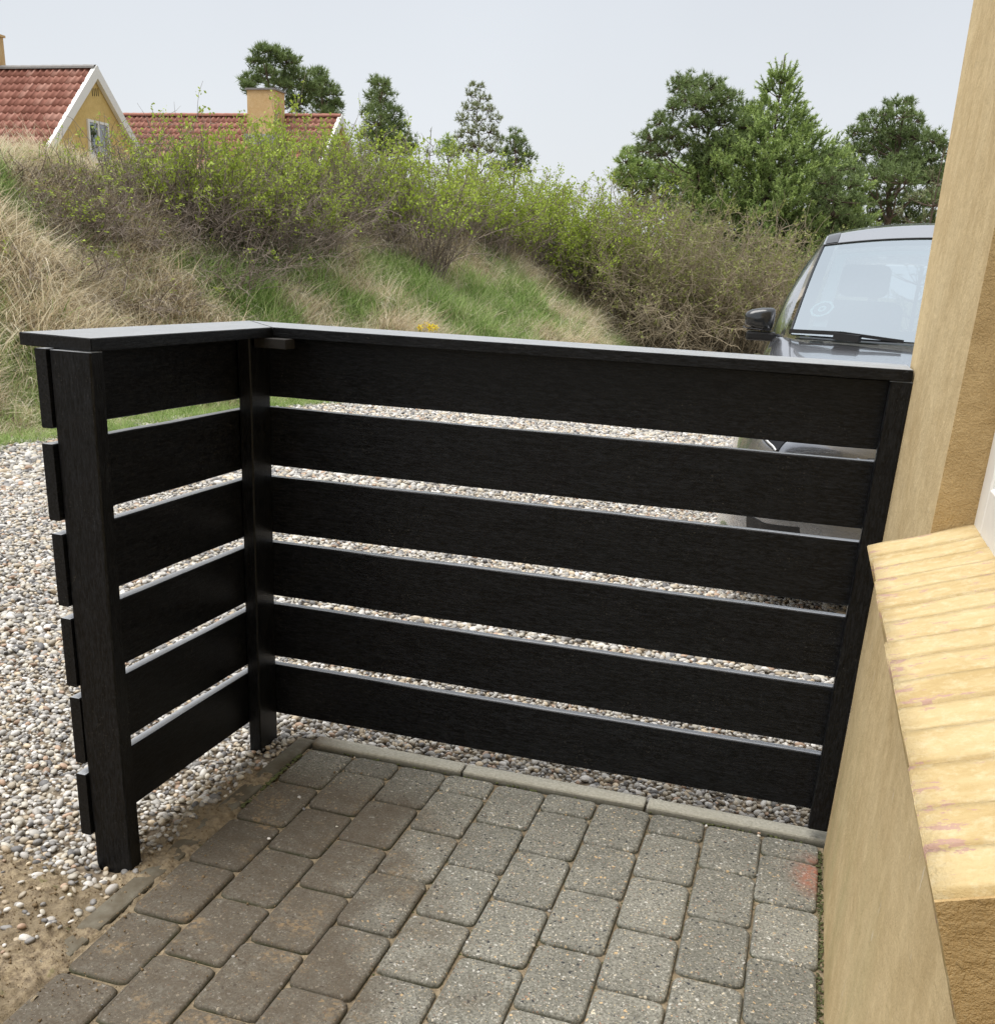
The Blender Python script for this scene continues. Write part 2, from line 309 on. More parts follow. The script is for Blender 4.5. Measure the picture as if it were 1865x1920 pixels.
def mat_paint():
    m = M('grey_metallic_car_paint'); n = m.noise(m.pos(), 900, 2, .5); c = m.mixc(m.ramp(n, [(.4, 0), (.6, 1)]), (0.29, 0.30, 0.325), (0.34, 0.35, 0.375))
    m.set(Base_Color=c, Metallic=0.85, Roughness=0.24, Coat_Weight=1.0, Coat_Roughness=0.03); m.b.inputs['Coat IOR'].default_value = 1.75; return m.m
def mat_glass(name, tint, refl=0.5, rough=0.0, bc=(0.9, 0.95, 1.0)):
    m = M(name); g = m.n('BsdfGlossy'); g.inputs['Roughness'].default_value = rough; g.inputs[0].default_value = (*bc, 1)
    t = m.n('BsdfTransparent'); t.inputs[0].default_value = (*tint, 1); f = m.n('Fresnel'); f.inputs[0].default_value = 1.5
    k = m.math('ADD', f.outputs[0], refl, True); mx = m.n('MixShader'); m.l(k, mx.inputs[0]); m.l(t.outputs[0], mx.inputs[1]); m.l(g.outputs[0], mx.inputs[2]); m.l(mx.outputs[0], m.out.inputs[0]); return m.m
def mat_ground():
    m = M('grassy_field'); P = m.pos(); n = m.noise(P, 3, 6, .65); n2 = m.noise(P, 30, 4, .7)
    c = m.mixc(m.ramp(n, [(.35, 0), (.65, 1)]), (0.085, 0.095, 0.035), (0.22, 0.17, 0.09)); c = m.mixc(m.ramp(n2, [(.4, 0), (.7, .6)]), c, (0.12, 0.095, 0.05))
    m.set(Base_Color=c, Roughness=.95, Normal=m.bump(n2, .8, .04)); return m.m
def mat_roof():
    m = M('red_clay_tile'); r = m.rnd(); n = m.noise(m.pos(), 3.2, 4, .6); k = m.math('ADD', m.math('MULTIPLY', r, .45), m.math('MULTIPLY', n, .55))
    c = m.ramp(k, [(.3, (0.23, 0.088, 0.06)), (.5, (0.32, 0.138, 0.098)), (.72, (0.41, 0.215, 0.165))])
    m.set(Base_Color=c, Roughness=.75, Normal=m.bump(m.noise(m.pos(), 40, 3, .6), .3, .01)); m.b.inputs['Specular IOR Level'].default_value = 0.3; return m.m

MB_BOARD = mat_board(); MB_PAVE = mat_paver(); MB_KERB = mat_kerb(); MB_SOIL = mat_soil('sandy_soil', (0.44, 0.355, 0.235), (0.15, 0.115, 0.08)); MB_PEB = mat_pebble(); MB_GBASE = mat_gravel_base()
MB_CRUMB = mat_simple('dark_soil_crumb', (0.17, 0.125, 0.075), 0.95, var=.3, spec=.1)
MB_WALL = mat_render('yellow_limewash_wall', (0.49, 0.365, 0.19), (0.63, 0.50, 0.29)); MB_REVEAL = mat_render('rough_yellow_render', (0.43, 0.295, 0.135), (0.54, 0.395, 0.20), False, 1.8)
MB_SILL = mat_sill(); MB_WHITE = mat_simple('white_window_paint', (0.72, 0.71, 0.68), 0.4, var=.03)
MB_DRY = mat_grass('dry_marram_grass', [(0.25, (0.27, 0.20, 0.12)), (0.40, (0.55, 0.455, 0.30)), (0.55, (0.74, 0.65, 0.47)), (0.70, (0.86, 0.80, 0.64))])
MB_GREEN = mat_grass('green_grass', [(0.3, (0.13, 0.22, 0.05)), (0.5, (0.27, 0.40, 0.11)), (0.72, (0.52, 0.60, 0.28))])
MB_LEAF = mat_leaf('young_rose_leaf', (0.18, 0.25, 0.03), (0.50, 0.61, 0.10)); MB_LEAF2 = mat_leaf('pale_new_leaf', (0.16, 0.17, 0.05), (0.38, 0.41, 0.14))
MB_TWIG = mat_bark('brown_twig', (0.11, 0.088, 0.07), (0.34, 0.28, 0.23)); MB_TWIG2 = mat_bark('tan_twig', (0.16, 0.13, 0.085), (0.40, 0.335, 0.23))
MB_NEED = mat_leaf('pine_needle_dark', (0.06, 0.095, 0.034), (0.27, 0.35, 0.135), .15); MB_NEED2 = mat_leaf('pine_needle_fresh', (0.10, 0.175, 0.05), (0.48, 0.60, 0.20), .18)
MB_NEED3 = mat_leaf('pine_needle_grey', (0.10, 0.125, 0.06), (0.33, 0.37, 0.18), .2)
MB_BARK = mat_bark('pine_bark', (0.05, 0.035, 0.025), (0.16, 0.11, 0.08)); MB_FIELD = mat_ground(); MB_ROOF = mat_roof()
MB_MOUND = mat_soil('mound_soil', (0.32, 0.26, 0.165), (0.16, 0.135, 0.075))
MB_HWALL = mat_render('far_yellow_wall', (0.56, 0.40, 0.15), (0.66, 0.49, 0.21), True, .3); MB_CHIM = mat_render('chimney_brick_render', (0.56, 0.37, 0.17), (0.66, 0.48, 0.26), False, .6)
MB_GREYT = mat_simple('grey_slate', (0.22, 0.21, 0.20), .8, var=.2); MB_LEAD = mat_simple('lead_flashing', (0.33, 0.36, 0.38), .6, var=.15, scale=8)
MB_HGLASS = mat_glass('window_glass', (0.10, 0.12, 0.13), .25)
MB_WOOD = mat_simple('brown_wood_block', (0.009, 0.007, 0.005), .8, var=.3)
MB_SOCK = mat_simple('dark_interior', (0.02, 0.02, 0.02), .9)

# ------------------------------------------------------------------ terrain
BASE = np.array([(-7.2, -10, 2.3, 3.4), (-6.2, -3, 2.3, 3.4), (-5.3, 1.5, 2.25, 3.3), (-4.85, 3.9, 2.25, 3.2), (-4.62, 6.0, 2.2, 3.2), (-4.1, 7.4, 2.15, 3.3), (-3.55, 8.6, 2.1, 3.4), (-2.95, 11, 2.1, 3.4),
                 (-2.35, 15, 2.0, 3.5), (-1.75, 19, 1.6, 3.4), (-1.75, 22, 1.1, 3.2), (-2.6, 25, 0.8, 3), (-6, 28.5, 0.7, 3), (-14, 31, 0.7, 3), (-40, 33, .7, 3)])
def base_dist(x, y):
    x = np.asarray(x, float); y = np.asarray(y, float); best = np.full(x.shape, 1e9); sd_ = np.full(x.shape, -1.0); H = np.zeros(x.shape); W_ = np.ones(x.shape)
    for a, b in zip(BASE[:-1], BASE[1:]):
        dx, dy = b[0] - a[0], b[1] - a[1]; L2 = dx * dx + dy * dy
        t = np.clip(((x - a[0]) * dx + (y - a[1]) * dy) / L2, 0, 1); px = a[0] + t * dx - x; py = a[1] + t * dy - y; d = np.hypot(px, py)
        s = dx * (y - a[1]) - dy * (x - a[0]); m_ = d < best
        best = np.where(m_, d, best); sd_ = np.where(m_, np.where(s > 0, 1.0, -1.0), sd_); H = np.where(m_, a[2] + t * (b[2] - a[2]), H); W_ = np.where(m_, a[3] + t * (b[3] - a[3]), W_)
    return best * sd_, H, W_
def mound_h(x, y):
    d, H, W_ = base_dist(x, y); d = d + (fbm(np.asarray(x) * 1.1, np.asarray(y) * 1.1, 3, 3) - .5) * .7
    h = H * sstep(-0.25, 1.0, d / W_ * 0.9 - .02) * 1.0
    h0 = H * sstep(-0.25, 1.0, -0.02)
    h = (h - h0) / (1 - sstep(-0.25, 1.0, -0.02)); h = np.where(d < 0, -0.12, h) * (1 - .45 * sstep(5.5, 12, d))
    h = h + (fbm(np.asarray(x) * .9, np.asarray(y) * .9, 4, 9) - .5) * .42 * sstep(0.2, 1.5, d)
    return h, d
def grid(x0, x1, nx, y0, y1, ny):
    X, Y = np.meshgrid(np.linspace(x0, x1, nx), np.linspace(y0, y1, ny)); i = np.arange((nx - 1) * (ny - 1)); r, c = i // (nx - 1), i % (nx - 1); a = r * nx + c
    return X.ravel(), Y.ravel(), np.stack([a, a + 1, a + 1 + nx, a + nx], 1)
gm = npmesh('ground', [(-400, -200, -.10), (400, -200, -.10), (400, 900, -.10), (-400, 900, -.10)], [(0, 1, 2, 3)], MB_FIELD)
tag(obj('ground', gm), 'flat grassy field reaching the horizon', kind='structure')
X_, Y_, F_ = grid(-9, 16, 160, -9, 32, 260)
Z_ = -0.022 + (fbm(X_ * .8, Y_ * .8, 3, 21) - .5) * .03 * sstep(1.0, 3.0, np.hypot(X_ - .2, Y_ + .5))
keep = ~((X_[F_].mean(1) > -.40) & (X_[F_].mean(1) < 1.1) & (Y_[F_].mean(1) < -.05) & (Y_[F_].mean(1) > -9))
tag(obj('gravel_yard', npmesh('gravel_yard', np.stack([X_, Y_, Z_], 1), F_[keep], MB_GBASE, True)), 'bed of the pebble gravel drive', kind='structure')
X_, Y_, F_ = grid(-42, 1.0, 300, -10.5, 40, 340); Z_, D_ = mound_h(X_, Y_)
k = (D_[F_] > -0.6).all(1)
tag(obj('hill', npmesh('hill', np.stack([X_, Y_, Z_], 1), F_[k], MB_MOUND, True)), 'low grassy dune bank behind the gravel', kind='structure')

# soil patch round the near fence post
X_, Y_, F_ = grid(-1.75, -0.404, 250, -2.6, 0.02, 430)
def soil_h(x, y):
    n = fbm(x * 9, y * 9, 4, 30); n2 = fbm(x * 45, y * 45, 3, 40)
    edge = y + 0.80 + (fbm(x * 3.2, y * 3.2, 3, 50) - .5) * .35 + 0.10 * (x + .6)      # soil where y lower
    near = sstep(-.60, -.50, x) * sstep(0.03, -.25, y)
    a = np.maximum(sstep(0.05, -0.12, edge), near * .85)
    return -0.035 + a * (0.026 + n * .022 + (n2 - .5) * .030) + (n - .5) * .006 + (fbm(x * 130, y * 130, 2, 44) - .5) * .008 * a - .004 * sstep(-.52, -.44, x) - .010 * sstep(-.432, -.418, x), a
Zs, As = soil_h(X_, Y_)
tag(obj('soil_patch', npmesh('soil_patch', np.stack([X_, Y_, Zs], 1), F_, MB_SOIL, True)), 'patch of bare sandy soil beside the paving', kind='structure')

# ------------------------------------------------------------------ scattering (stuff)
def proto_collection(name, meshes):
    c = bpy.data.collections.new(name)
    for i, me in enumerate(meshes):
        o = bpy.data.objects.new('%s_%02d' % (name, i), me); c.objects.link(o)
    return c
def scatter(name, pts, rot, scl, idx, coll, label):
    me = bpy.data.meshes.new(name); n = len(pts); me.vertices.add(n); me.vertices.foreach_set('co', np.asarray(pts, np.float32).ravel())
    a = me.attributes.new('rot', 'FLOAT_VECTOR', 'POINT'); a.data.foreach_set('vector', np.asarray(rot, np.float32).ravel())
    a = me.attributes.new('scl', 'FLOAT_VECTOR', 'POINT'); a.data.foreach_set('vector', np.asarray(scl, np.float32).ravel())
    a = me.attributes.new('idx', 'INT', 'POINT'); a.data.foreach_set('value', np.asarray(idx, np.int32))
    o = link(bpy.data.objects.new(name, me)); tag(o, label, kind='stuff')
    g = bpy.data.node_groups.new(name + '_nodes', 'GeometryNodeTree'); g.interface.new_socket('Geometry', in_out='INPUT', socket_type='NodeSocketGeometry'); g.interface.new_socket('Geometry', in_out='OUTPUT', socket_type='NodeSocketGeometry')
    gi = g.nodes.new('NodeGroupInput'); go = g.nodes.new('NodeGroupOutput'); ci = g.nodes.new('GeometryNodeCollectionInfo'); ci.inputs[0].default_value = coll; ci.inputs['Separate Children'].default_value = True; ci.inputs['Reset Children'].default_value = True
    ip = g.nodes.new('GeometryNodeInstanceOnPoints'); ip.inputs['Pick Instance'].default_value = True
    def na(nm, ty):
        x = g.nodes.new('GeometryNodeInputNamedAttribute'); x.data_type = ty; x.inputs['Name'].default_value = nm; return [s for s in x.outputs if s.enabled][0]
    g.links.new(gi.outputs[0], ip.inputs['Points']); g.links.new(ci.outputs[0], ip.inputs['Instance']); g.links.new(na('idx', 'INT'), ip.inputs['Instance Index'])
    er = g.nodes.new('FunctionNodeEulerToRotation'); g.links.new(na('rot', 'FLOAT_VECTOR'), er.inputs[0]); g.links.new(er.outputs[0], ip.inputs['Rotation']); g.links.new(na('scl', 'FLOAT_VECTOR'), ip.inputs['Scale'])
    g.links.new(ip.outputs[0], go.inputs[0]); md = o.modifiers.new('scatter', 'NODES'); md.node_group = g
    return o
def pebble_mesh(i, mat, sub=2):
    bm = bmesh.new(); bmesh.ops.create_icosphere(bm, subdivisions=sub, radius=0.5); r = np.random.default_rng(100 + i); a = r.normal(size=(3, 3)) * .22
    sx, sy, sz = 1.0, r.uniform(.62, .9), r.uniform(.42, .62)
    for v in bm.verts:
        c = np.array(v.co) / .5; f = 1 + .16 * math.sin(a[0] @ c * 6 + i) + .10 * math.sin(a[1] @ c * 9 + 2 * i); v.co = Vector((c[0] * .5 * sx * f, c[1] * .5 * sy * f, c[2] * .5 * sz * f))
    me = bpy.data.meshes.new('pebble_shape'); bm.to_mesh(me); bm.free(); me.materials.append(mat)
    for p in me.polygons: p.use_smooth = True
    return me
pebs = proto_collection('pebble_shapes', [pebble_mesh(i, MB_PEB) for i in range(8)])
crumbs = proto_collection('crumb_shapes', [pebble_mesh(20 + i, MB_CRUMB, 1) for i in range(4)])

def jgrid(x0, x1, y0, y1, p, jit=.45):
    X, Y = np.meshgrid(np.arange(x0, x1, p), np.arange(y0, y1, p)); X = X.ravel() + RNG.uniform(-jit, jit, X.size) * p; Y = Y.ravel() + RNG.uniform(-jit, jit, Y.size) * p; return X, Y
def in_view(x, y, mu=600):
    P = np.stack([x, y, np.zeros_like(x)], 1) - CAM; z = P @ AX_F; u = CX + FPX * (P @ AX_R) / np.maximum(z, .01); v = CY - FPX * (P @ AX_U) / np.maximum(z, .01)
    return (z > .1) & (u > -mu) & (u < PW + mu) & (v < PH + mu)
PX, PY, PS = [], [], []
for (p, r0, r1) in ((.0140, 0, 3.6), (.0195, 3.6, 6.5), (.030, 6.5, 14.0)):
    x, y = jgrid(-7.5, 4.5, -2.6, 12, p); r = np.hypot(x - CAM[0], y - CAM[1]); k = (r >= r0) & (r < r1) & in_view(x, y); x, y, r = x[k], y[k], r[k]
    d, _, _ = base_dist(x, y); k = (d < .22 + RNG.normal(0, .14, len(x))); x, y = x[k], y[k]
    k = ~((x > -.49) & (x < 1.0) & (y < .074)) & ~((x > .99) & (y < .3)); x, y = x[k], y[k]
    _, a = soil_h(x, y); a = np.maximum(a * .8, sstep(.16, -.34, y + 0.80 + (fbm(x * 5, y * 5, 3, 52) - .5) * .4 + .1 * (x + .6))); a = np.where((x > -1.75) & (y < .02), a, 0); k = RNG.random(len(x)) > np.clip(a * 1.06 - .06, 0, .965); x, y = x[k], y[k]
    PX.append(x); PY.append(y); PS.append(np.full(len(x), p))
x, y, p = np.concatenate(PX), np.concatenate(PY), np.concatenate(PS); n = len(x)
size = p * np.clip(RNG.lognormal(.16, .30, n), .6, 2.1)
zz = -0.020 + RNG.uniform(-.002, .011, n) + (fbm(x * 2.2, y * 2.2, 2, 60) - .5) * .012
_, a = soil_h(x, y); inp = (x > -1.75) & (y < .02); zz = np.where(inp & (a > .3), soil_h(x, y)[0] + size * .12, zz)
rot = np.stack([RNG.normal(0, .35, n), RNG.normal(0, .35, n), RNG.uniform(0, 6.28, n)], 1)
scatter('pebble_gravel', np.stack([x, y, zz], 1), rot, np.repeat(size[:, None], 3, 1), RNG.integers(0, 8, n), pebs, 'loose round river pebbles covering the drive')
# soil crumbs over the patch and the dirty side of the paving
x = RNG.uniform(-1.6, -.05, 26000); y = RNG.uniform(-1.9, 0.0, 26000); _, a = soil_h(x, y)
on_p = x > -.432; pr = np.where(on_p, .5 * np.exp(-(x + .43) / .09) * (fbm(x * 8, y * 8, 3, 70) > .5) + .015, a * .7); k = RNG.random(len(x)) < pr; x, y = x[k], y[k]
z = np.where(x > -.432, .001, soil_h(x, y)[0] + .001); n = len(x); size = RNG.lognormal(-5.75, .5, n)
scatter('soil_crumbs', np.stack([x, y, z], 1), np.stack([RNG.uniform(0, 6, n)] * 3, 1), np.repeat(size[:, None], 3, 1), RNG.integers(0, 4, n), crumbs, 'crumbs of sandy soil strewn over ground and paving edge')
# debris in the joints of the paving
x = RNG.uniform(-.43, .98, 5200); y = RNG.uniform(-1.9, 0, 5200); jx = np.abs((x / .14) - np.round(x / .14)) * .14 < .005; k = jx; x, y = x[k], y[k]; n = len(x)
scatter('joint_grit', np.stack([x, y, np.full(n, -.009)], 1), np.stack([RNG.uniform(0, 6, n)] * 3, 1), np.repeat(RNG.uniform(.002, .006, n)[:, None], 3, 1), RNG.integers(0, 4, n), crumbs, 'fine dark grit lying in the paving joints')

x = RNG.uniform(-.35, .97, 34); y = RNG.uniform(-1.3, .0, 34); n = len(x); x = np.where(RNG.random(n) < .6, np.round(x / .14) * .14 + RNG.normal(0, .006, n), x)
scatter('loose_stones', np.stack([x, y, np.full(n, -.0005)], 1), np.stack([RNG.uniform(0, .4, n), RNG.uniform(0, .4, n), RNG.uniform(0, 6, n)], 1), np.repeat(RNG.uniform(.005, .0115, n)[:, None], 3, 1), RNG.integers(0, 8, n), pebs, 'few small stones kicked onto the paving')

def blades(n, R, L0, L1, w, lean, droop, seed, segs=3):
    r = np.random.default_rng(seed); a = r.uniform(0, 6.283, n); rad = R * np.sqrt(r.random(n)); bx, by = rad * np.cos(a), rad * np.sin(a)
    L = r.uniform(L0, L1, n); az = r.normal(0, 1.1, n); el = np.clip(r.normal(lean, .28, n), .15, 1.5); wd = r.uniform(.6, 1.3, n) * w; dr = r.uniform(.3, 1.4, n) * droop
    V = []; F = []; T = []
    pa = r.uniform(0, 6.283, n); sx, sy = np.cos(pa), np.sin(pa); px, py, pz = bx.copy(), by.copy(), np.full(n, -.02); e_ = el.copy(); tint = r.random(n)
    for s in range(segs + 1):
        f = 1 - (s / segs) ** 1.5 * .9; V.append(np.stack([px - sx * wd * f / 2, py - sy * wd * f / 2, pz], 1)); V.append(np.stack([px + sx * wd * f / 2, py + sy * wd * f / 2, pz], 1)); T += [tint, tint]
        px = px + np.cos(e_) * np.cos(az) * L / segs; py = py + np.cos(e_) * np.sin(az) * L / segs; pz = pz + np.sin(e_) * L / segs; e_ = e_ - dr / segs * 1.3
    Vv = np.stack(V, 1).reshape(-1, 3); k = 2 * (segs + 1); b = np.arange(n) * k
    for s in range(segs): F.append(np.stack([b + 2 * s, b + 2 * s + 1, b + 2 * s + 3, b + 2 * s + 2], 1))
    return Vv, np.concatenate(F), np.stack(T, 1).reshape(-1)
def tinted(name, V, F, T, mat):
    me = npmesh(name, V, F, mat); a = me.attributes.new('tint', 'FLOAT', 'POINT'); a.data.foreach_set('value', np.asarray(T, np.float32)); return me
dry = proto_collection('dry_tufts', [tinted('dry_tuft', *blades(30, .16, .26, .62, .0085, .95, 1.6, 200 + i), MB_DRY) for i in range(5)] + [tinted('dry_mat', *blades(34, .2, .2, .5, .0085, .35, .5, 220 + i, 2), MB_DRY) for i in range(3)])
green = proto_collection('green_tufts', [tinted('green_tuft', *blades(34, .14, .12, .30, .008, 1.1, .8, 240 + i), MB_GREEN) for i in range(4)])
def hill_points(n, dmin, dmax, ylo=-1, yhi=26):
    x = RNG.uniform(-16, 0, n); y = RNG.uniform(ylo, yhi, n); h, d = mound_h(x, y); r = np.hypot(x - CAM[0], y - CAM[1])
    k = (d > dmin) & (d < dmax) & in_view(x, y, 350) & (RNG.random(n) < np.clip(11.0 / r, .35, 1)); return x[k], y[k], np.maximum(h[k], -.02), d[k]
def slope_az(x, y):
    e_ = .15; hx = (mound_h(x + e_, y)[0] - mound_h(x - e_, y)[0]); hy = (mound_h(x, y + e_)[0] - mound_h(x, y - e_)[0]); return np.arctan2(-hy, -hx)
def greenness(x, y, d):
    g = fbm(x * 1.25, y * 1.25, 3, 80); bias = .30 * sstep(6.5, 8.5, y) * sstep(19, 14, y) * sstep(3.3, 1.2, d) + .30 * sstep(1.1, .3, d) * sstep(9.5, 8, y) + .10 * sstep(.5, .1, d) + .12 * sstep(14, 20, y) * sstep(1.4, .6, d)
    return sstep(.605, .76, g + bias)
x, y, h, d = hill_points(160000, -.35, 5.6); gr = greenness(x, y, d); az = slope_az(x, y)
k = RNG.random(len(x)) < (1 - gr * .80) * .72 * sstep(-.4, .15, d); xd, yd, hd, dd, azd = x[k], y[k], h[k], d[k], az[k]; n = len(xd); big = fbm(xd * 1.6, yd * 1.6, 2, 90)
sc = (.55 + .9 * big) * RNG.uniform(.7, 1.25, n) * (0.6 + .4 * sstep(0, .8, dd)) * .84; idx = np.where(RNG.random(n) < .55, RNG.integers(5, 8, n), RNG.integers(0, 5, n))
scatter('dry_grass', np.stack([xd, yd, hd], 1), np.stack([RNG.normal(0, .15, n), RNG.normal(0, .15, n), azd + RNG.normal(0, .8, n)], 1), np.repeat(sc[:, None], 3, 1), idx, dry, 'long dry tan grass lying over the bank')
k = RNG.random(len(x)) < (.10 + gr * .9) * .8; xg, yg, hg, dg = x[k], y[k], h[k], d[k]; n = len(xg); sc = RNG.uniform(.6, 1.2, n) * (0.55 + .6 * sstep(0.0, 1.2, dg))
scatter('green_grass', np.stack([xg, yg, hg], 1), np.stack([RNG.normal(0, .2, n), RNG.normal(0, .2, n), RNG.uniform(0, 6.28, n)], 1), np.repeat(sc[:, None], 3, 1), RNG.integers(0, 4, n), green, 'short fresh green grass in patches on the bank')

# ------------------------------------------------------------------ paving
def rounded_brick(name, sx, sy, h=.055, r=.016, ch=.006, seed=0, dx=0.):
    rr_ = np.random.default_rng(seed); pts = []
    for cx_, cy_, a0 in ((sx / 2 - r, sy / 2 - r, 0), (-sx / 2 + r, sy / 2 - r, 90), (-sx / 2 + r, -sy / 2 + r, 180), (sx / 2 - r, -sy / 2 + r, 270)):
        for t in (0, 45, 90): a = math.radians(a0 + t); pts.append((cx_ + r * math.cos(a) + rr_.normal(0, .0006), cy_ + r * math.sin(a) + rr_.normal(0, .0006)))
    n = len(pts); V = []; P = np.array(pts); s1 = np.array([(sx - 2 * ch) / sx, (sy - 2 * ch) / sy]); s2 = np.array([(sx - .7 * ch) / sx, (sy - .7 * ch) / sy])
    for q, z in ((P * s1, 0.0), (P * s2, -ch * .38), (P, -ch * 1.3), (P, -h)): V += [(a, b, z + (rr_.normal(0, .0004) if z > -h else 0)) for a, b in q]
    bm = bmesh.new(); vs = [bm.verts.new(v) for v in V]; bm.faces.new(vs[:n])
    for k_ in range(3):
        for i in range(n): bm.faces.new((vs[k_ * n + i], vs[(k_ + 1) * n + i], vs[(k_ + 1) * n + (i + 1) % n], vs[k_ * n + (i + 1) % n]))
    bmesh.ops.recalc_face_normals(bm, faces=bm.faces); me = bpy.data.meshes.new(name); bm.to_mesh(me); bm.free()
    for p in me.polygons: p.use_smooth = len(p.vertices) == 4
    me.materials.append(MB_PAVE); return me
H_ = .1069; paving = empty('paving', (0, 0, 0)); tag(paving, 'grey concrete block paving with rounded stones in running bond', kind='structure')
full = [rounded_brick('brick', .1366, 2 * H_ - .0085, ch=.0070, seed=i) for i in range(5)]; half = [rounded_brick('brick', .1366, H_ - .0165, ch=.0070, seed=10 + i) for i in range(2)]
for c_ in range(-3, 7):
    xm = (c_ + .5) * .14; ev = (c_ % 2 == 0); rows = []
    wide = 1.0
    if ev: rows.append((-(H_ - .0092) / 2, True)); y0 = -(H_ - .0092)
    else: y0 = 0.0 + .0092 - .009
    for k in range(11): rows.append((y0 - (k + .5) * 2 * H_ + (0 if ev else 0.0), False))
    for yy_, hf in rows:
        if yy_ < -2.45: continue
        me = random.choice(half if hf else full); o = obj('brick', me, paving)
        o.location = (xm + random.gauss(0, .0009), yy_ + random.gauss(0, .0012), random.gauss(0, .0012) - (.002 if xm < -.2 else 0)); o.rotation_euler = (random.gauss(0, .005), random.gauss(0, .005), random.gauss(0, .006) + (math.pi if random.random() < .5 else 0))
pb = box('paving_bed', (-.43, -4.5, -.10), (.99, .005, -.0125), MB_SOIL, paving)
mossm = mat_simple('joint_moss', (0.075, 0.085, 0.03), .95, var=.5, scale=60, bumpy=.004)
x = np.concatenate([np.full(200, .981), RNG.uniform(.3, .98, 60)]); 
V = []; F = []
def clump(cx_, cy_, cz_, s, r_):
    b = len(V); bm = bmesh.new(); bmesh.ops.create_icosphere(bm, subdivisions=1, radius=s)
    for v in bm.verts: V.append((cx_ + v.co.x * r_.uniform(.7, 1.2), cy_ + v.co.y * r_.uniform(.7, 1.2), cz_ + v.co.z * .55 * r_.uniform(.6, 1.2)))
    for f in bm.faces: F.append([b + v.index for v in f.verts])
    bm.free()
r_ = np.random.default_rng(4)
for i in range(1300): clump(.982 + r_.normal(0, .0035), r_.uniform(-2.0, -.02), -.0095 + r_.uniform(-.004, .004), r_.uniform(.0012, .0042), r_)
for i in range(420):
    c_ = r_.integers(1, 7); clump(c_ * .14 + r_.normal(0, .0015), r_.uniform(-2.2, 0), -.012, r_.uniform(.001, .003), r_)
for i in range(60): clump(-.424 + r_.normal(0, .002), r_.uniform(-.38, -.05), -.003, r_.uniform(.003, .008), r_)
for i in range(70): clump(r_.uniform(-.35, .95), .008 + r_.normal(0, .002), -.008, r_.uniform(.003, .006), r_)
o = obj('moss', npmesh('moss', V, F, mossm, True)); tag(o, 'green moss growing in the paving joints', kind='stuff')

def kerb(name, p0, p1, wd, z0, z1, parent):
    p0, p1 = Vector(p0), Vector(p1); L = (p1 - p0).length; bm = bmesh.new(); bbox(bm, (-L / 2, -wd / 2, z0), (L / 2, wd / 2, z1), .006, 2)
    o = bmobj(name, bm, MB_KERB, parent, False); o.location = ((p0.x + p1.x) / 2, (p0.y + p1.y) / 2, 0); o.rotation_euler = (random.gauss(0, .004), random.gauss(0, .004), math.atan2(p1.y - p0.y, p1.x - p0.x)); return o
kerbs = empty('kerb', (0, 0, 0)); tag(kerbs, 'narrow concrete edging along the paving', kind='structure')
xs = [-.425, .033, .541, 1.02]; 
for a_, b_ in zip(xs[:-1], xs[1:]): kerb('kerb_stone', (a_ + .003, .038, 0), (b_ - .003, .041, 0), .054, -.12, .007, kerbs)
ys = [.06, -.45, -.95, -1.45, -1.95, -2.6]
for a_, b_ in zip(ys[:-1], ys[1:]): kerb('kerb_stone', (-.457, a_ - .002, 0), (-.460, b_ + .002, 0), .052, -.12, -.005 + random.gauss(0, .0008), kerbs)

# ------------------------------------------------------------------ fence
XL, YB, SL, SB = -.5784, .0363, .0252, .0065; CZ0, CZ1 = 1.120, 1.144
fence = empty('slatted_fence', (0, 0, 0)); tag(fence, 'black slatted L-shaped screen fence with a flat cap rail beside the yellow wall', 'fence')
def member(name, p0, p1, wd, th, up=(0, 0, 1), bev=.0022, seed=0):
    """board from p0 to p1 (centre line), wd = size along 'up', th = thickness; local X is the length"""
    p0, p1 = Vector(p0), Vector(p1); d_ = p1 - p0; L = d_.length; ex = d_.normalized(); ez = Vector(up); ez = (ez - ex * ez.dot(ex)).normalized(); ey = ez.cross(ex)
    bm = bmesh.new(); r = np.random.default_rng(seed); n = max(2, int(L / .12)); ring = []
    b = bev; prof = [(-th / 2 + b, -wd / 2), (th / 2 - b, -wd / 2), (th / 2, -wd / 2 + b), (th / 2, wd / 2 - b), (th / 2 - b, wd / 2), (-th / 2 + b, wd / 2), (-th / 2, wd / 2 - b), (-th / 2, -wd / 2 + b)]
    ph = r.uniform(0, 6, 4)
    for i in range(n + 1):
        xx = -L / 2 + L * i / n; wy = .0010 * math.sin(xx * 5 + ph[0]) ; wz = .0009 * math.sin(xx * 4 + ph[1]) + .0005 * math.sin(xx * 17 + ph[2])
        ring.append([bm.verts.new((xx, a_ + wy + r.normal(0, .00012), c_ + wz + r.normal(0, .00018))) for a_, c_ in prof])
    for i in range(n):
        for j in range(8): bm.faces.new((ring[i][j], ring[i][(j + 1) % 8], ring[i + 1][(j + 1) % 8], ring[i + 1][j]))
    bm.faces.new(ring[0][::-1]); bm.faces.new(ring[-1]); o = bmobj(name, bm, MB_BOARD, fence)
    m4 = Matrix((ex, ey, ez)).transposed().to_4x4(); m4.translation = (p0 + p1) / 2; o.matrix_world = m4; return o
ZT = [1.118, .941, .760, .580, .401, .220]; ZB = [.969, .789, .608, .428, .246, .069]; TH = .026
XR = .984
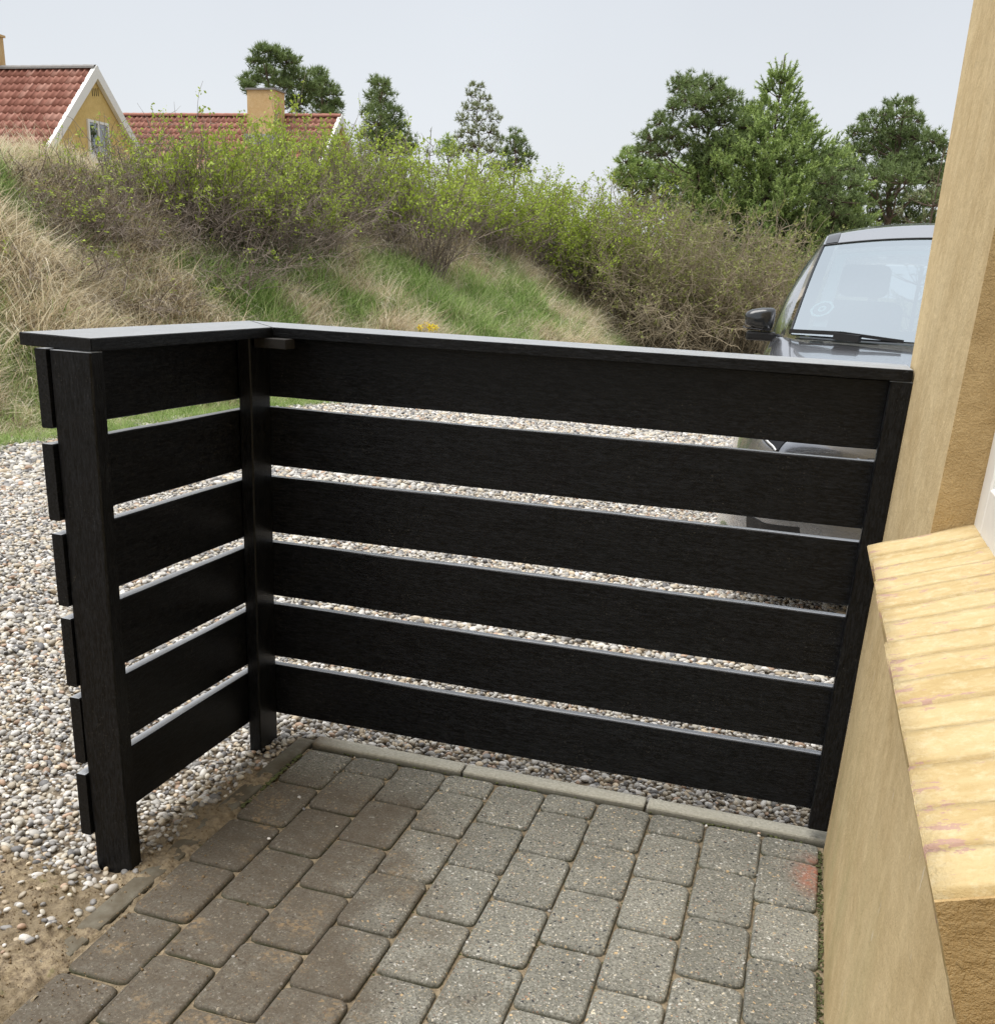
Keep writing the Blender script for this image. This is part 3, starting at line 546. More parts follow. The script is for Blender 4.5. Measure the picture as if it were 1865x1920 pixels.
for i in range(6):
    zc = (ZT[i] + ZB[i]) / 2; wd = ZT[i] - ZB[i]
    # back panel: front face at y = YB+SB x
    x0 = -.605; f = lambda x: YB + SB * x + TH / 2
    member('slat', (x0, f(x0), zc), (XR, f(XR), zc), wd, TH, seed=i)
    # left panel: inner face x = XL+SL y
    y1 = YB + SB * XL - .002; y0 = -.735 + random.gauss(0, .002); g = lambda y: XL + SL * y - TH / 2
    member('slat', (g(y0), y0, zc + random.gauss(0, .0006)), (g(y1), y1, zc), wd, TH, seed=20 + i)
pw, pd = .092, .040
yl = -.728; xl = XL + SL * yl + .001
def post(cx_, cy_, sx, sy, zb, seed): # section sx along x, sy along y
    return member('post', (cx_, cy_, zb), (cx_, cy_, CZ0 - .002), sy, sx, up=(0, 1, 0), bev=.003, seed=seed)
post(xl + pw / 2, yl + pd / 2, pw, pd, -.06, 50)
ybk = YB + SB * -.55 - .001
post(XL + SL * 0 + .001 + .018, ybk - .0495, .036, .099, -.06, 51)
yrb = YB + SB * .95 - .001
post(.9445 + .0233, .0205, .0466, .038, .036, 52)
# cap rails with a mitre
capl = [(-.686, -.697), (-.503, -.721), (-.501, -.024), (-.689, .198)]; capb = [(-.501, -.024), (.9865, -.001), (.9865, .186), (-.689, .198)]
def caprail(name, poly, z0, z1, seed):
    bm = bmesh.new(); c0 = Vector((sum(p[0] for p in poly) / 4, sum(p[1] for p in poly) / 4, 0)); d_ = Vector((poly[1][0] - poly[0][0], poly[1][1] - poly[0][1], 0)) if name == 'b' else Vector((poly[2][0] - poly[1][0], poly[2][1] - poly[1][1], 0))
    a_ = math.atan2(d_.y, d_.x); R_ = Matrix.Rotation(-a_, 3, 'Z'); q = [R_ @ (Vector((p[0], p[1], 0)) - c0) for p in poly]
    prism(bm, [(p.x, p.y) for p in q], z0, z1); bmesh.ops.bevel(bm, geom=list(bm.edges), offset=.0013, segments=2, affect='EDGES')
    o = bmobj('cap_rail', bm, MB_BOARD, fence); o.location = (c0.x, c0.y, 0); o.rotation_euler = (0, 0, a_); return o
sh = lambda poly, i, dx, dy: [(p[0] + (dx if k in i else 0), p[1] + (dy if k in i else 0)) for k, p in enumerate(poly)]
caprail('l', sh(capl, (2, 3), -.0006, -.0006), CZ0, CZ1, 1); caprail('b', sh(capb, (0, 3), .0006, .0006), CZ0, CZ1, 2)
o = box('corner_block', (-.532, -.062, CZ0 - .024), (-.446, -.012, CZ0 - .0005), MB_WOOD, fence, .001); tag(o, 'brown wooden block under the cap corner')
bm = bmesh.new(); bmesh.ops.create_cone(bm, segments=24, radius1=.0078, radius2=.0078, depth=.003, cap_ends=True, matrix=Matrix.Translation((.974, -.0015, 1.132)) @ Matrix.Rotation(math.pi / 2, 4, 'X')); bmobj('plug', bm, MB_BOARD, fence)

# ------------------------------------------------------------------ yellow house with sill
house = empty('yellow_house', (.99, 0, 0)); tag(house, 'yellow limewashed house wall with a brick window sill at the right', 'house')
def hp(o): o.parent = house; o.location = (o.location[0] - .99, o.location[1], o.location[2]); return o
WX = .990
def yfar(z): return .142 + (z - 1.149) * .212 if z > 0.4 else .142 + (.4 - 1.149) * .212
bm = bmesh.new(); ysn = [-7.0, -1.76, -.733, 99]; zs = [-.12, .86, 2.15, 4.6]; depth = .45
def wv(y, z, x=WX): return bm.verts.new((x, yfar(z) if y == 99 else y, z))
def quad(*p): bm.faces.new([bm.verts.new(q) for q in p])
sub = 6
for i in range(3):
    for j in range(3):
        if i == 1 and j == 1: continue
        for k in range(sub):
            za, zb_ = zs[j] + (zs[j + 1] - zs[j]) * k / sub, zs[j] + (zs[j + 1] - zs[j]) * (k + 1) / sub
            Y = lambda y, z: yfar(z) if y == 99 else y
            quad((WX, Y(ysn[i], za), za), (WX, Y(ysn[i + 1], za), za), (WX, Y(ysn[i + 1], zb_), zb_), (WX, Y(ysn[i], zb_), zb_))
for k in range(18):
    za, zb_ = -.12 + 4.72 * k / 18, -.12 + 4.72 * (k + 1) / 18
    quad((WX, yfar(za), za), (WX + 6, yfar(za), za), (WX + 6, yfar(zb_), zb_), (WX, yfar(zb_), zb_))
quad((WX, -7, -.12), (WX + 6, -7, -.12), (WX + 6, -7, 4.6), (WX, -7, 4.6)); quad((WX, -7, 4.6), (WX + 6, -7, 4.6), (WX + 6, yfar(4.6), 4.6), (WX, yfar(4.6), 4.6)); quad((WX + 6, -7, -.12), (WX + 6, yfar(-.12), -.12), (WX + 6, yfar(4.6), 4.6), (WX + 6, -7, 4.6))
bmesh.ops.remove_doubles(bm, verts=bm.verts, dist=.0005); hp(bmobj('wall', bm, MB_WALL))
bm = bmesh.new(); D2 = WX + .0
q4 = lambda a, b, c, d: bm.faces.new([bm.verts.new(p) for p in (a, b, c, d)])
q4((WX, -.733, .86), (WX + .3, -.733, .86), (WX + .3, -.733, 2.15), (WX, -.733, 2.15)); q4((WX, -1.76, .86), (WX + .3, -1.76, .86), (WX + .3, -1.76, 2.15), (WX, -1.76, 2.15)); q4((WX, -1.76, 2.15), (WX + .3, -1.76, 2.15), (WX + .3, -.733, 2.15), (WX, -.733, 2.15)); q4((WX, -1.76, .86), (WX + .3, -1.76, .86), (WX + .3, -.733, .86), (WX, -.733, .86))
bmesh.ops.subdivide_edges(bm, edges=bm.edges, cuts=12, use_grid_fill=True)
rj = np.random.default_rng(7)
for v in bm.verts:
    if v.co.x > WX + .001 : v.co.y += rj.normal(0, .0008)
hp(bmobj('window_reveal', bm, MB_REVEAL))
# sill: sloping row of bricks on edge
SA = np.array([.905, .925]); sl_ = math.radians(19.4); sdir = np.array([math.cos(sl_), math.sin(sl_)]); sn = np.array([math.sin(sl_), -math.cos(sl_)])
def sill_prism(bm, y0, y1, a0, a1, t0, t1, rr=None, nx=1):
    pts = [SA + sdir * a0 + sn * t0, SA + sdir * a1 + sn * t0, SA + sdir * a1 + sn * t1, SA + sdir * a0 + sn * t1]
    A_ = [bm.verts.new((p[0], y0, p[1])) for p in pts]; B_ = [bm.verts.new((p[0], y1, p[1])) for p in pts]
    bm.faces.new(A_); bm.faces.new(B_[::-1])
    for i in range(4): bm.faces.new((A_[i], B_[i], B_[(i + 1) % 4], A_[(i + 1) % 4]))
bm = bmesh.new(); sill_prism(bm, -1.750, -.738, .006, .160, .005, .185); sill = hp(bmobj('window_sill', bm, MB_REVEAL))
nb = 15; yb0, yb1 = -1.755, -.7335; rb = np.random.default_rng(3); yb_e = np.cumsum(np.append(0, rb.uniform(.80, 1.2, nb))); yb_e = yb0 + yb_e / yb_e[-1] * (yb1 - yb0)
for i in range(nb):
    bm = bmesh.new(); t = rb.normal(0, .0007); sill_prism(bm, float(yb_e[i]) + .0003, float(yb_e[i + 1]) - .0003, rb.normal(0, .0010), .158, t, .19)
    bmesh.ops.subdivide_edges(bm, edges=bm.edges[:], cuts=5, use_grid_fill=True)
    bmesh.ops.bevel(bm, geom=[e_ for e_ in bm.edges if (len(e_.link_faces) == 2 and e_.calc_face_angle(0) > .5)], offset=.0013, segments=2, affect='EDGES')
    for v in bm.verts: v.co.z += rb.normal(0, .0003) + .0005 * math.sin(v.co.x * 55 + i)
    o = bmobj('brick', bm, MB_SILL, None, True); o.parent = sill; o.location = (0, 0, 0)
bm = bmesh.new(); sill_prism(bm, -1.7585, -1.7556, .0005, .158, .0045, .19); o = bmobj('sill_end', bm, MB_REVEAL); o.parent = sill  # added cap in darker render, paints the end face's shade over the brick
# white window
fr = bmesh.new(); X1, X2 = 1.046, 1.10
for lo, hi in (((X1, -.803, .955), (X2, -.7345, 2.145)), ((X1, -1.757, .955), (X2, -1.66, 2.145)), ((X1, -1.66, .955), (X2, -.803, 1.04)), ((X1, -1.66, 2.08), (X2, -.803, 2.145))): bbox(fr, lo, hi, .003)
win = hp(bmobj('window', fr, MB_WHITE))
s = bmesh.new()
for lo, hi in (((X1 + .008, -.862, 1.043), (X2 - .01, -.806, 2.077)), ((X1 + .008, -1.657, 1.043), (X2 - .01, -1.60, 2.077)), ((X1 + .008, -1.60, 1.043), (X2 - .01, -.862, 1.10)), ((X1 + .008, -1.60, 2.02), (X2 - .01, -.862, 2.077))): bbox(s, lo, hi, .003)
o = bmobj('sash', s, MB_WHITE); o.parent = win
o = box('pane', (X1 + .025, -1.60, 1.10), (X1 + .03, -.862, 2.02), MB_HGLASS); o.parent = win
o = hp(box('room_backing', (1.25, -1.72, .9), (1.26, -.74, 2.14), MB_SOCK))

# ------------------------------------------------------------------ far houses
def far_house(px, py, pz, length, rise, label, chimney=None, window=False, tiles_each=0, gx_label=None):
    """ridge along -x from the gable at x=px; ridge line y=py z=pz; 45 degree roof"""
    h = empty('tiled_house', (px, py, 0)); tag(h, label, 'house'); hw = rise; ez = pz - rise
    bm = bmesh.new(); A_ = [(0.0 - .12, -hw + .25, 0), (-.12, hw - .25, 0), (-.12, hw - .25, ez + .1), (-.12, 0, pz - .15), (-.12, -hw + .25, ez + .1)]
    a_ = [bm.verts.new(p) for p in A_]; b_ = [bm.verts.new((-length + .12, p[1], p[2])) for p in A_]; bm.faces.new(a_); bm.faces.new(b_[::-1])
    for i in range(5): bm.faces.new((a_[i], a_[(i + 1) % 5], b_[(i + 1) % 5], b_[i]))
    bmobj('wall', bm, MB_HWALL, h)
    # roof deck
    bm = bmesh.new()
    for s_ in (-1, 1):
        n_ = Vector((0, s_, 1)).normalized(); e0 = Vector((0, 0, pz - .05)); e1 = Vector((0, s_ * (hw + .2), ez - .25)); pts = [e0, e1, e1 - n_ * .08, e0 - n_ * .08]
        a_ = [bm.verts.new((-.02, p.y, p.z)) for p in pts]; b_ = [bm.verts.new((-length, p.y, p.z)) for p in pts]; bm.faces.new(a_); bm.faces.new(b_[::-1])
        for i in range(4): bm.faces.new((a_[i], b_[i], b_[(i + 1) % 4], a_[(i + 1) % 4]))
    roof = bmobj('roof', bm, MB_GREYT, h)
    # pantiles: one curved tile, 0.22 wide, 0.34 exposed
    tw, tl, ns = .22, .315, 7
    def tile_arrays():
        V = []; F = []
        for j, t in enumerate((0, tl + .04)):
            for i in range(ns): u_ = i / (ns - 1); z = .030 * math.sin(u_ * 2 * math.pi + .6) + (.026 if j else .0) ; V.append((-u_ * (tw + .006), t, z))
        for i in range(ns - 1): F.append((i, i + 1, ns + i + 1, ns + i))
        for i in range(ns): V.append((V[ns + i][0], V[ns + i][1], V[ns + i][2] - .022))
        for i in range(ns - 1): F.append((ns + i, ns + i + 1, 2 * ns + i + 1, 2 * ns + i))
        return np.array(V), np.array(F)
    TV, TF = tile_arrays(); tme = npmesh('roof_tile', TV, TF, MB_ROOF, False)
    nr = int((hw * math.sqrt(2) + .25) / tl); nc = int((length - .05) / tw); cells = []
    for r in range(nr):
        for c in range(nc): cells.append((r, c))
    def place(r, c, s_): # transform of a tile on slope side s_ (-1 = towards the viewer)
        return (-.06 - c * tw, r * tl)
    SV, SF = [], []; made = 0
    for s_ in (-1, 1):
        R_ = np.array([[1, 0, 0], [0, s_ * math.sqrt(.5), s_ * math.sqrt(.5)], [0, -math.sqrt(.5), math.sqrt(.5)]])
        for (r, c) in cells:
            ox, ot = place(r, c, s_)
            if s_ == -1 and made < tiles_each and c < 14 and r < 14:
                o = obj('roof_tile', tme, roof); mm = Matrix(R_.tolist()).to_4x4() if False else Matrix(((R_[0][0], R_[0][1], R_[0][2], ox), (R_[1][0], R_[1][1], R_[1][2], s_ * ot * math.sqrt(.5)), (R_[2][0], R_[2][1], R_[2][2], pz - ot * math.sqrt(.5))  , (0, 0, 0, 1)))
                o.matrix_local = mm; o.location.z += random.gauss(0, .004); made += 1; continue
            if s_ == 1 and c > 6: continue
            W_ = (TV + np.array([0, 0, 0])) @ R_.T + np.array([ox, s_ * ot * math.sqrt(.5), pz - ot * math.sqrt(.5) + random.gauss(0, .004)]); b = len(SV) * len(TV); SV.append(W_); SF.append(TF + b)
    o = obj('roof_tiles', npmesh('roof_tiles', np.concatenate(SV), np.concatenate(SF), MB_ROOF), roof); o['kind'] = 'stuff'
    # ridge caps
    bm = bmesh.new(); nrc = int(length / .36)
    for i in range(nrc):
        x0 = -i * .36
        prev = None
        for k in range(2):
            ring = [bm.verts.new((x0 - k * .40, math.cos(a) * (.12 + .012 * k), pz + .0 + math.sin(a) * (.085 + .012 * k))) for a in np.linspace(-.2, math.pi + .2, 7)]
            if prev:
                for q in range(6): bm.faces.new((prev[q], prev[q + 1], ring[q + 1], ring[q]))
            prev = ring
    bmobj('ridge_cap', bm, MB_ROOF if chimney else MB_GREYT, roof)
    # white verge boards
    for s_ in (-1, 1):
        bm = bmesh.new(); n_ = Vector((0, s_, 1)).normalized(); e0 = Vector((0, 0, pz + .07)); e1 = Vector((0, s_ * (hw + .25), ez - .18)); wd_ = .24
        off = Vector((0, 0, -wd_ * 1.41)); pts = [e0, e1, e1 + off * .8, e0 + off]; a_ = [bm.verts.new((.035, p.y, p.z)) for p in pts]; b_ = [bm.verts.new((-.10, p.y, p.z)) for p in pts]; bm.faces.new(a_); bm.faces.new(b_[::-1])
        for i in range(4): bm.faces.new((a_[i], b_[i], b_[(i + 1) % 4], a_[(i + 1) % 4]))
        bmobj('verge_board', bm, MB_WHITE, h)
    if chimney:
        cx0, cx1, ztop, zbot = chimney; c0 = bmesh.new(); bbox(c0, (cx0 - px, -.95, zbot - 1.0), (cx1 - px, -.15, ztop - .06)); ch = bmobj('chimney', c0, MB_CHIM, roof)
        c0 = bmesh.new(); bbox(c0, (cx0 - px - .05, -1.0, ztop - .06), (cx1 - px + .05, -.10, ztop)); bmobj('chimney_cap', c0, MB_GREYT, roof)
        c0 = bmesh.new(); bbox(c0, (cx0 - px - .10, -1.10, pz - 1.06), (cx1 - px + .10, -.4, pz - .72)); bmesh.ops.rotate(c0, verts=c0.verts, cent=(0, -.8, pz - .85), matrix=Matrix.Rotation(math.radians(0), 3, 'X')); bmobj('flashing', c0, MB_LEAD, roof)
    return h
S_ = 1.5
h1 = far_house(-20.14, 26.07, 6.41, 11, 3.6, 'yellow house with red tiled roof, gable window and white verges at far left', tiles_each=196)
g1 = at(183, 165, 24)
def gw(u, v):  # point on the gable plane of house 1
    d = ray(u, v); t = (-20.14 + .0 - CAM[0]) / d[0]; return CAM + d * t
a = gw(168, 222); b = gw(207, 228); zt = a[2]; y0, y1 = a[1] - 26.07, b[1] - 26.07; zb = gw(188, 305)[2]
bm = bmesh.new(); f_ = .07
for lo, hi in (((-.13, y0, zb), (-.06, y0 + f_, zt)), ((-.13, y1 - f_, zb), (-.06, y1, zt)), ((-.13, y0 + f_, zt - f_), (-.06, y1 - f_, zt)), ((-.13, y0 + f_, zb), (-.06, y1 - f_, zb + f_)), ((-.13, (y0 + y1) / 2 - .03, zb + f_), (-.065, (y0 + y1) / 2 + .03, zt - f_))): bbox(bm, lo, hi)
wn = bmobj('window', bm, MB_WHITE, h1)
o = box('pane', (-.118, y0 + f_, zb + f_), (-.10, (y0 + y1) / 2 - .03, zt - f_), MB_HGLASS); o.parent = wn
o = box('pane', (-.118, (y0 + y1) / 2 + .03, zb + f_), (-.10, y1 - f_, zt - f_), MB_HGLASS); o.parent = wn
for k in range(4):
    p_ = gw(178.5 + k * 3.6, 165); q_ = gw(178.5 + k * 3.6 + 1.6, 180); box('vent_slot', (-.125, p_[1] - 26.07, q_[2]), (-.105, q_[1] - 26.07, p_[2]), MB_SOCK, h1)
c1 = bmesh.new(); bbox(c1, (-4.25, -.4, 6.0), (-3.50, .4, 7.30)); bbox(c1, (-4.3, -.45, 7.30), (-3.45, .45, 7.36)); bmobj('chimney', c1, MB_CHIM, h1)
h2 = far_house(-16.5, 34.99, 6.41, 14, 3.6, 'yellow house with long red roof and brick chimney, farther behind the shrubs', chimney=(-19.75, -18.68, 7.17, 6.0))

# ------------------------------------------------------------------ vegetation builders
def tubes(P0, P1, R0, R1):
    P0, P1 = np.asarray(P0, float), np.asarray(P1, float); n = len(P0); d_ = P1 - P0; L = np.linalg.norm(d_, axis=1, keepdims=True); d_ = d_ / np.maximum(L, 1e-6)
    ref = np.where(np.abs(d_[:, 2:3]) > .9, np.array([[1., 0, 0]]), np.array([[0, 0, 1.]])); a = np.cross(d_, ref); a /= np.linalg.norm(a, axis=1, keepdims=True); b = np.cross(d_, a); V = np.zeros((n, 6, 3))
    for k in range(3):
        t = 2.0944 * k; o_ = a * math.cos(t) + b * math.sin(t); V[:, k] = P0 + o_ * np.asarray(R0)[:, None]; V[:, 3 + k] = P1 + o_ * np.asarray(R1)[:, None]
    base = np.arange(n)[:, None] * 6; F = np.concatenate([base + np.array([k, (k + 1) % 3, 3 + (k + 1) % 3, 3 + k]) for k in range(3)]); return V.reshape(-1, 3), F
def shrub(seed, R, H, nst, twigs, leaves, leaf_hi=0.55, spread=1.0, leaf=.022, droop=.0, ntw=3):
    r = np.random.default_rng(seed); P0, P1, R0, R1 = [], [], [], []; LP = []
    for s in range(nst):
        a = r.uniform(0, 6.283); rad = R * .55 * math.sqrt(r.random()); p = np.array([rad * math.cos(a), rad * math.sin(a), -.05]); lean = r.uniform(.05, .75) * spread; az = a + r.normal(0, .8)
        L = H * r.uniform(.45, 1.15); n = 7; d_ = np.array([math.cos(az) * math.sin(lean), math.sin(az) * math.sin(lean), math.cos(lean)]); rr = r.uniform(.006, .015)
        for k in range(n):
            d_ = d_ + r.normal(0, .16, 3) + np.array([0, 0, -.05 - droop * k / n]); d_ /= np.linalg.norm(d_); q = p + d_ * L / n
            P0.append(p); P1.append(q); R0.append(rr * (1 - k / n * .75)); R1.append(rr * (1 - (k + 1) / n * .75))
            if k > 0:
                for t in range(ntw if k > 1 else 1):
                    if r.random() > twigs: continue
                    td = d_ * .5 + r.normal(0, .75, 3); td /= np.linalg.norm(td); tp = p + (q - p) * r.random(); tl = L * r.uniform(.06, .24)
                    for m_ in range(3):
                        td = td + r.normal(0, .3, 3); td /= np.linalg.norm(td); tq = tp + td * tl / 3; P0.append(tp); P1.append(tq); R0.append(.0048 - .0009 * m_); R1.append(.0039 - .0009 * m_); tp = tq
                        if r.random() < leaves * sstep(leaf_hi - .3, leaf_hi + .25, tp[2] / H): LP.append(tp)
            p = q
            if k > 3 and r.random() < leaves * sstep(leaf_hi - .3, leaf_hi + .2, p[2] / H): LP.append(p)
    V, F = tubes(P0, P1, R0, R1); LP = np.array(LP) if LP else np.zeros((1, 3))
    nl = 7; C_ = np.repeat(LP, nl, 0) + r.normal(0, leaf * 1.25, (len(LP) * nl, 3)); n = len(C_); a = r.normal(size=(n, 3)); a /= np.linalg.norm(a, axis=1, keepdims=True); b = np.cross(a, r.normal(size=(n, 3))); b /= np.linalg.norm(b, axis=1, keepdims=True); sz = leaf * r.uniform(.6, 1.3, (n, 1))
    LV = np.stack([C_ - a * sz, C_ + b * sz * .55, C_ + a * sz, C_ - b * sz * .55], 1).reshape(-1, 3); LF = np.arange(n * 4).reshape(-1, 4); T = np.repeat(np.clip(r.random(n) * .7 + np.repeat(r.random(len(LP)), nl) * .3, 0, 1), 4)
    return (V, F), (LV, LF, T)
SHR = {}
def shrub_type(key, twm, lfm, *a, **k):
    s, l = shrub(*a, **k); SHR[key] = (npmesh('stems', s[0], s[1], twm), tinted('leaves', l[0], l[1], l[2], lfm))
shrub_type('leafy1', MB_TWIG, MB_LEAF, 1, 1.0, 1.5, 95, .8, .75, leaf_hi=.42, leaf=.021)
shrub_type('leafy2', MB_TWIG, MB_LEAF, 2, 1.1, 1.5, 95, .8, .85, leaf_hi=.36, leaf=.021, spread=1.2, droop=.06)
shrub_type('leafy3', MB_TWIG, MB_LEAF, 7, .9, 1.5, 95, .9, .42, leaf_hi=.5, leaf=.025)
shrub_type('bare1', MB_TWIG, MB_LEAF, 3, 1.0, 1.5, 85, .85, .13, leaf_hi=.5, spread=1.1, leaf=.024)
shrub_type('bare2', MB_TWIG, MB_LEAF, 4, 1.0, 1.5, 65, .85, .06, leaf=.024, leaf_hi=.5, spread=1.5, droop=.15)
shrub_type('twiggy', MB_TWIG2, MB_LEAF2, 5, 1.3, 2.0, 230, 1.0, .20, leaf_hi=.40, spread=1.35, leaf=.021, droop=.1, ntw=4)
shrub_type('twiggy2', MB_TWIG2, MB_LEAF2, 6, 1.2, 2.0, 200, 1.0, .15, leaf_hi=.5, spread=1.1, leaf=.020, ntw=4)
def slope_hit(u, v, Dfall):
    D = np.linspace(6, 30, 480); d = ray(u, v); P = CAM[None] + d[None] * (D / math.hypot(d[0], d[1]))[:, None]; h, _ = mound_h(P[:, 0], P[:, 1]); k = np.where(P[:, 2] < np.maximum(h, -.02))[0]
    if not len(k) or D[k[0]] > Dfall * 1.12: P = at(u, v, Dfall); h = float(mound_h(np.array([P[0]]), np.array([P[1]]))[0][0]); return P[0], P[1], max(h, -.02), Dfall
    q = P[k[0]]; return q[0], q[1], q[2], D[k[0]]
def place_shrub(u, vb, vt, key, label, wscale=1.0, Dfall=16.0):
    x, y, z, D = slope_hit(u, vb, Dfall); st, lf = SHR[key]; H0 = 2.0 if key.startswith('twiggy') else 1.5; ztop = at(u, vt, D)[2]; h_ = (ztop - z) * 1.04
    e_ = empty('shrub', (x, y, z - .03), random.uniform(0, 6.28)); s_ = h_ / H0; wx = max(s_, .55) * wscale; e_.scale = (wx, wx, s_); tag(e_, label, 'shrub', 'shrubs growing along the bank')
    obj('stems', st, e_); obj('leaves', lf, e_)
SHRUBS = [
 (40, 335, 262, 'bare2', 'low bare rose shrub at the left edge, below the big red roof', 1.1),
 (120, 410, 300, 'bare2', 'dark bare arching shrub low on the bank below the left gable', 1.1),
 (205, 400, 245, 'bare1', 'bare shrub standing before the gable window', 1.0),
 (285, 400, 222, 'bare1', 'sparse shrub just right of the left gable', 1.0),
 (100, 520, 425, 'bare2', 'low dark brambles nearest the cap rail on the left slope', 1.5),
 (250, 575, 480, 'bare2', 'low bare brambles right above the short arm of the cap rail', 1.4),
 (365, 470, 222, 'leafy3', 'tall shrub with fresh leaves in front of the long red roof', .8),
 (420, 530, 390, 'bare2', 'tangled low shrub in the middle of the left slope', 1.3),
 (445, 470, 232, 'leafy1', 'bright green leafed shrub left of the chimney', .65),
 (505, 440, 222, 'leafy3', 'shrub directly below the brick chimney', .8),
 (560, 430, 198, 'leafy3', 'tall shrub right of the brick chimney', .8),
 (585, 475, 330, 'leafy3', 'low leafy shrub on the slope under the chimney', 1.1),
 (625, 425, 245, 'bare1', 'shrub screening the right end of the long red roof', .9),
 (675, 425, 232, 'leafy3', 'sparse shrub just left of the dark narrow pine', .8),
 (725, 425, 262, 'bare1', 'brown twiggy shrub below the dark narrow pine', .9),
 (775, 425, 272, 'leafy3', 'sparse leafed shrub between the narrow pine and the green thicket', .9),
 (160, 450, 330, 'bare1', 'brown twig thicket on the slope below the gable window', 1.3),
 (330, 440, 250, 'bare1', 'dark twig thicket between the two roofs', 1.0),
 (245, 460, 330, 'bare2', 'dark arching canes on the slope right below the gable', 1.2),
 (400, 450, 238, 'bare1', 'dark twig thicket below the long red roof', .9),
 (480, 490, 330, 'bare1', 'dense dark twigs in the middle of the bank', 1.1),
 (530, 480, 300, 'bare1', 'dense dark twigs on the slope below the chimney', 1.0),
 (650, 450, 300, 'bare1', 'dense brown twigs below the right end of the long roof', 1.0),
 (705, 440, 290, 'bare1', 'dense brown twigs at the foot of the narrow pine', .9),
 (800, 450, 330, 'bare1', 'brown twigs under the left end of the green thicket', 1.0),
 (870, 465, 350, 'bare1', 'brown twigs under the middle of the green thicket', 1.0, 18.5),
 (960, 500, 380, 'bare1', 'brown twigs under the right half of the green thicket', 1.0, 19.5),
 (830, 430, 282, 'leafy1', 'bright green shrub at the left end of the green thicket', .9, 18.0),
 (890, 440, 285, 'leafy1', 'round bright green shrub below the slender pale pine', .9, 19.0),
 (945, 460, 305, 'leafy1', 'bright green shrub below the small dark pine', .9, 20.0),
 (1000, 505, 332, 'leafy2', 'green shrub right of the small dark pine, hanging over the slope', .9, 20.5),
 (1050, 520, 340, 'leafy1', 'green shrub near the right end of the green thicket', .9, 21.0),
 (1085, 548, 420, 'leafy2', 'small green shrub lowest on the slope', 1.0, 21.0),
 (1115, 535, 352, 'leafy2', 'green shrub ending the thicket on the right', .8, 21.5),
 (1155, 560, 355, 'twiggy2', 'brown shrub with pale leaves right of the green thicket', .8, 22.0),
 (1200, 590, 372, 'twiggy2', 'pale leafed shrub below the spreading pine', .8, 22.0),
 (1185, 585, 440, 'twiggy', 'dense tan twiggy shrub on the lower slope', .9, 21.0),
 (1255, 610, 385, 'twiggy', 'big tan twiggy bush at the foot of the bank', .8, 21.0),
 (1310, 618, 392, 'twiggy', 'big twiggy bush in front of the spire pine', .8, 21.0),
 (1365, 622, 400, 'twiggy2', 'yellow green budding bush left of the car', .8, 21.0),
 (1415, 622, 440, 'twiggy', 'twiggy bush beside the car mirror', .75, 21.5),
 (1450, 615, 490, 'twiggy2', 'low bush directly behind the car mirror', .8, 22.0),
]
for s_ in SHRUBS: place_shrub(*s_)

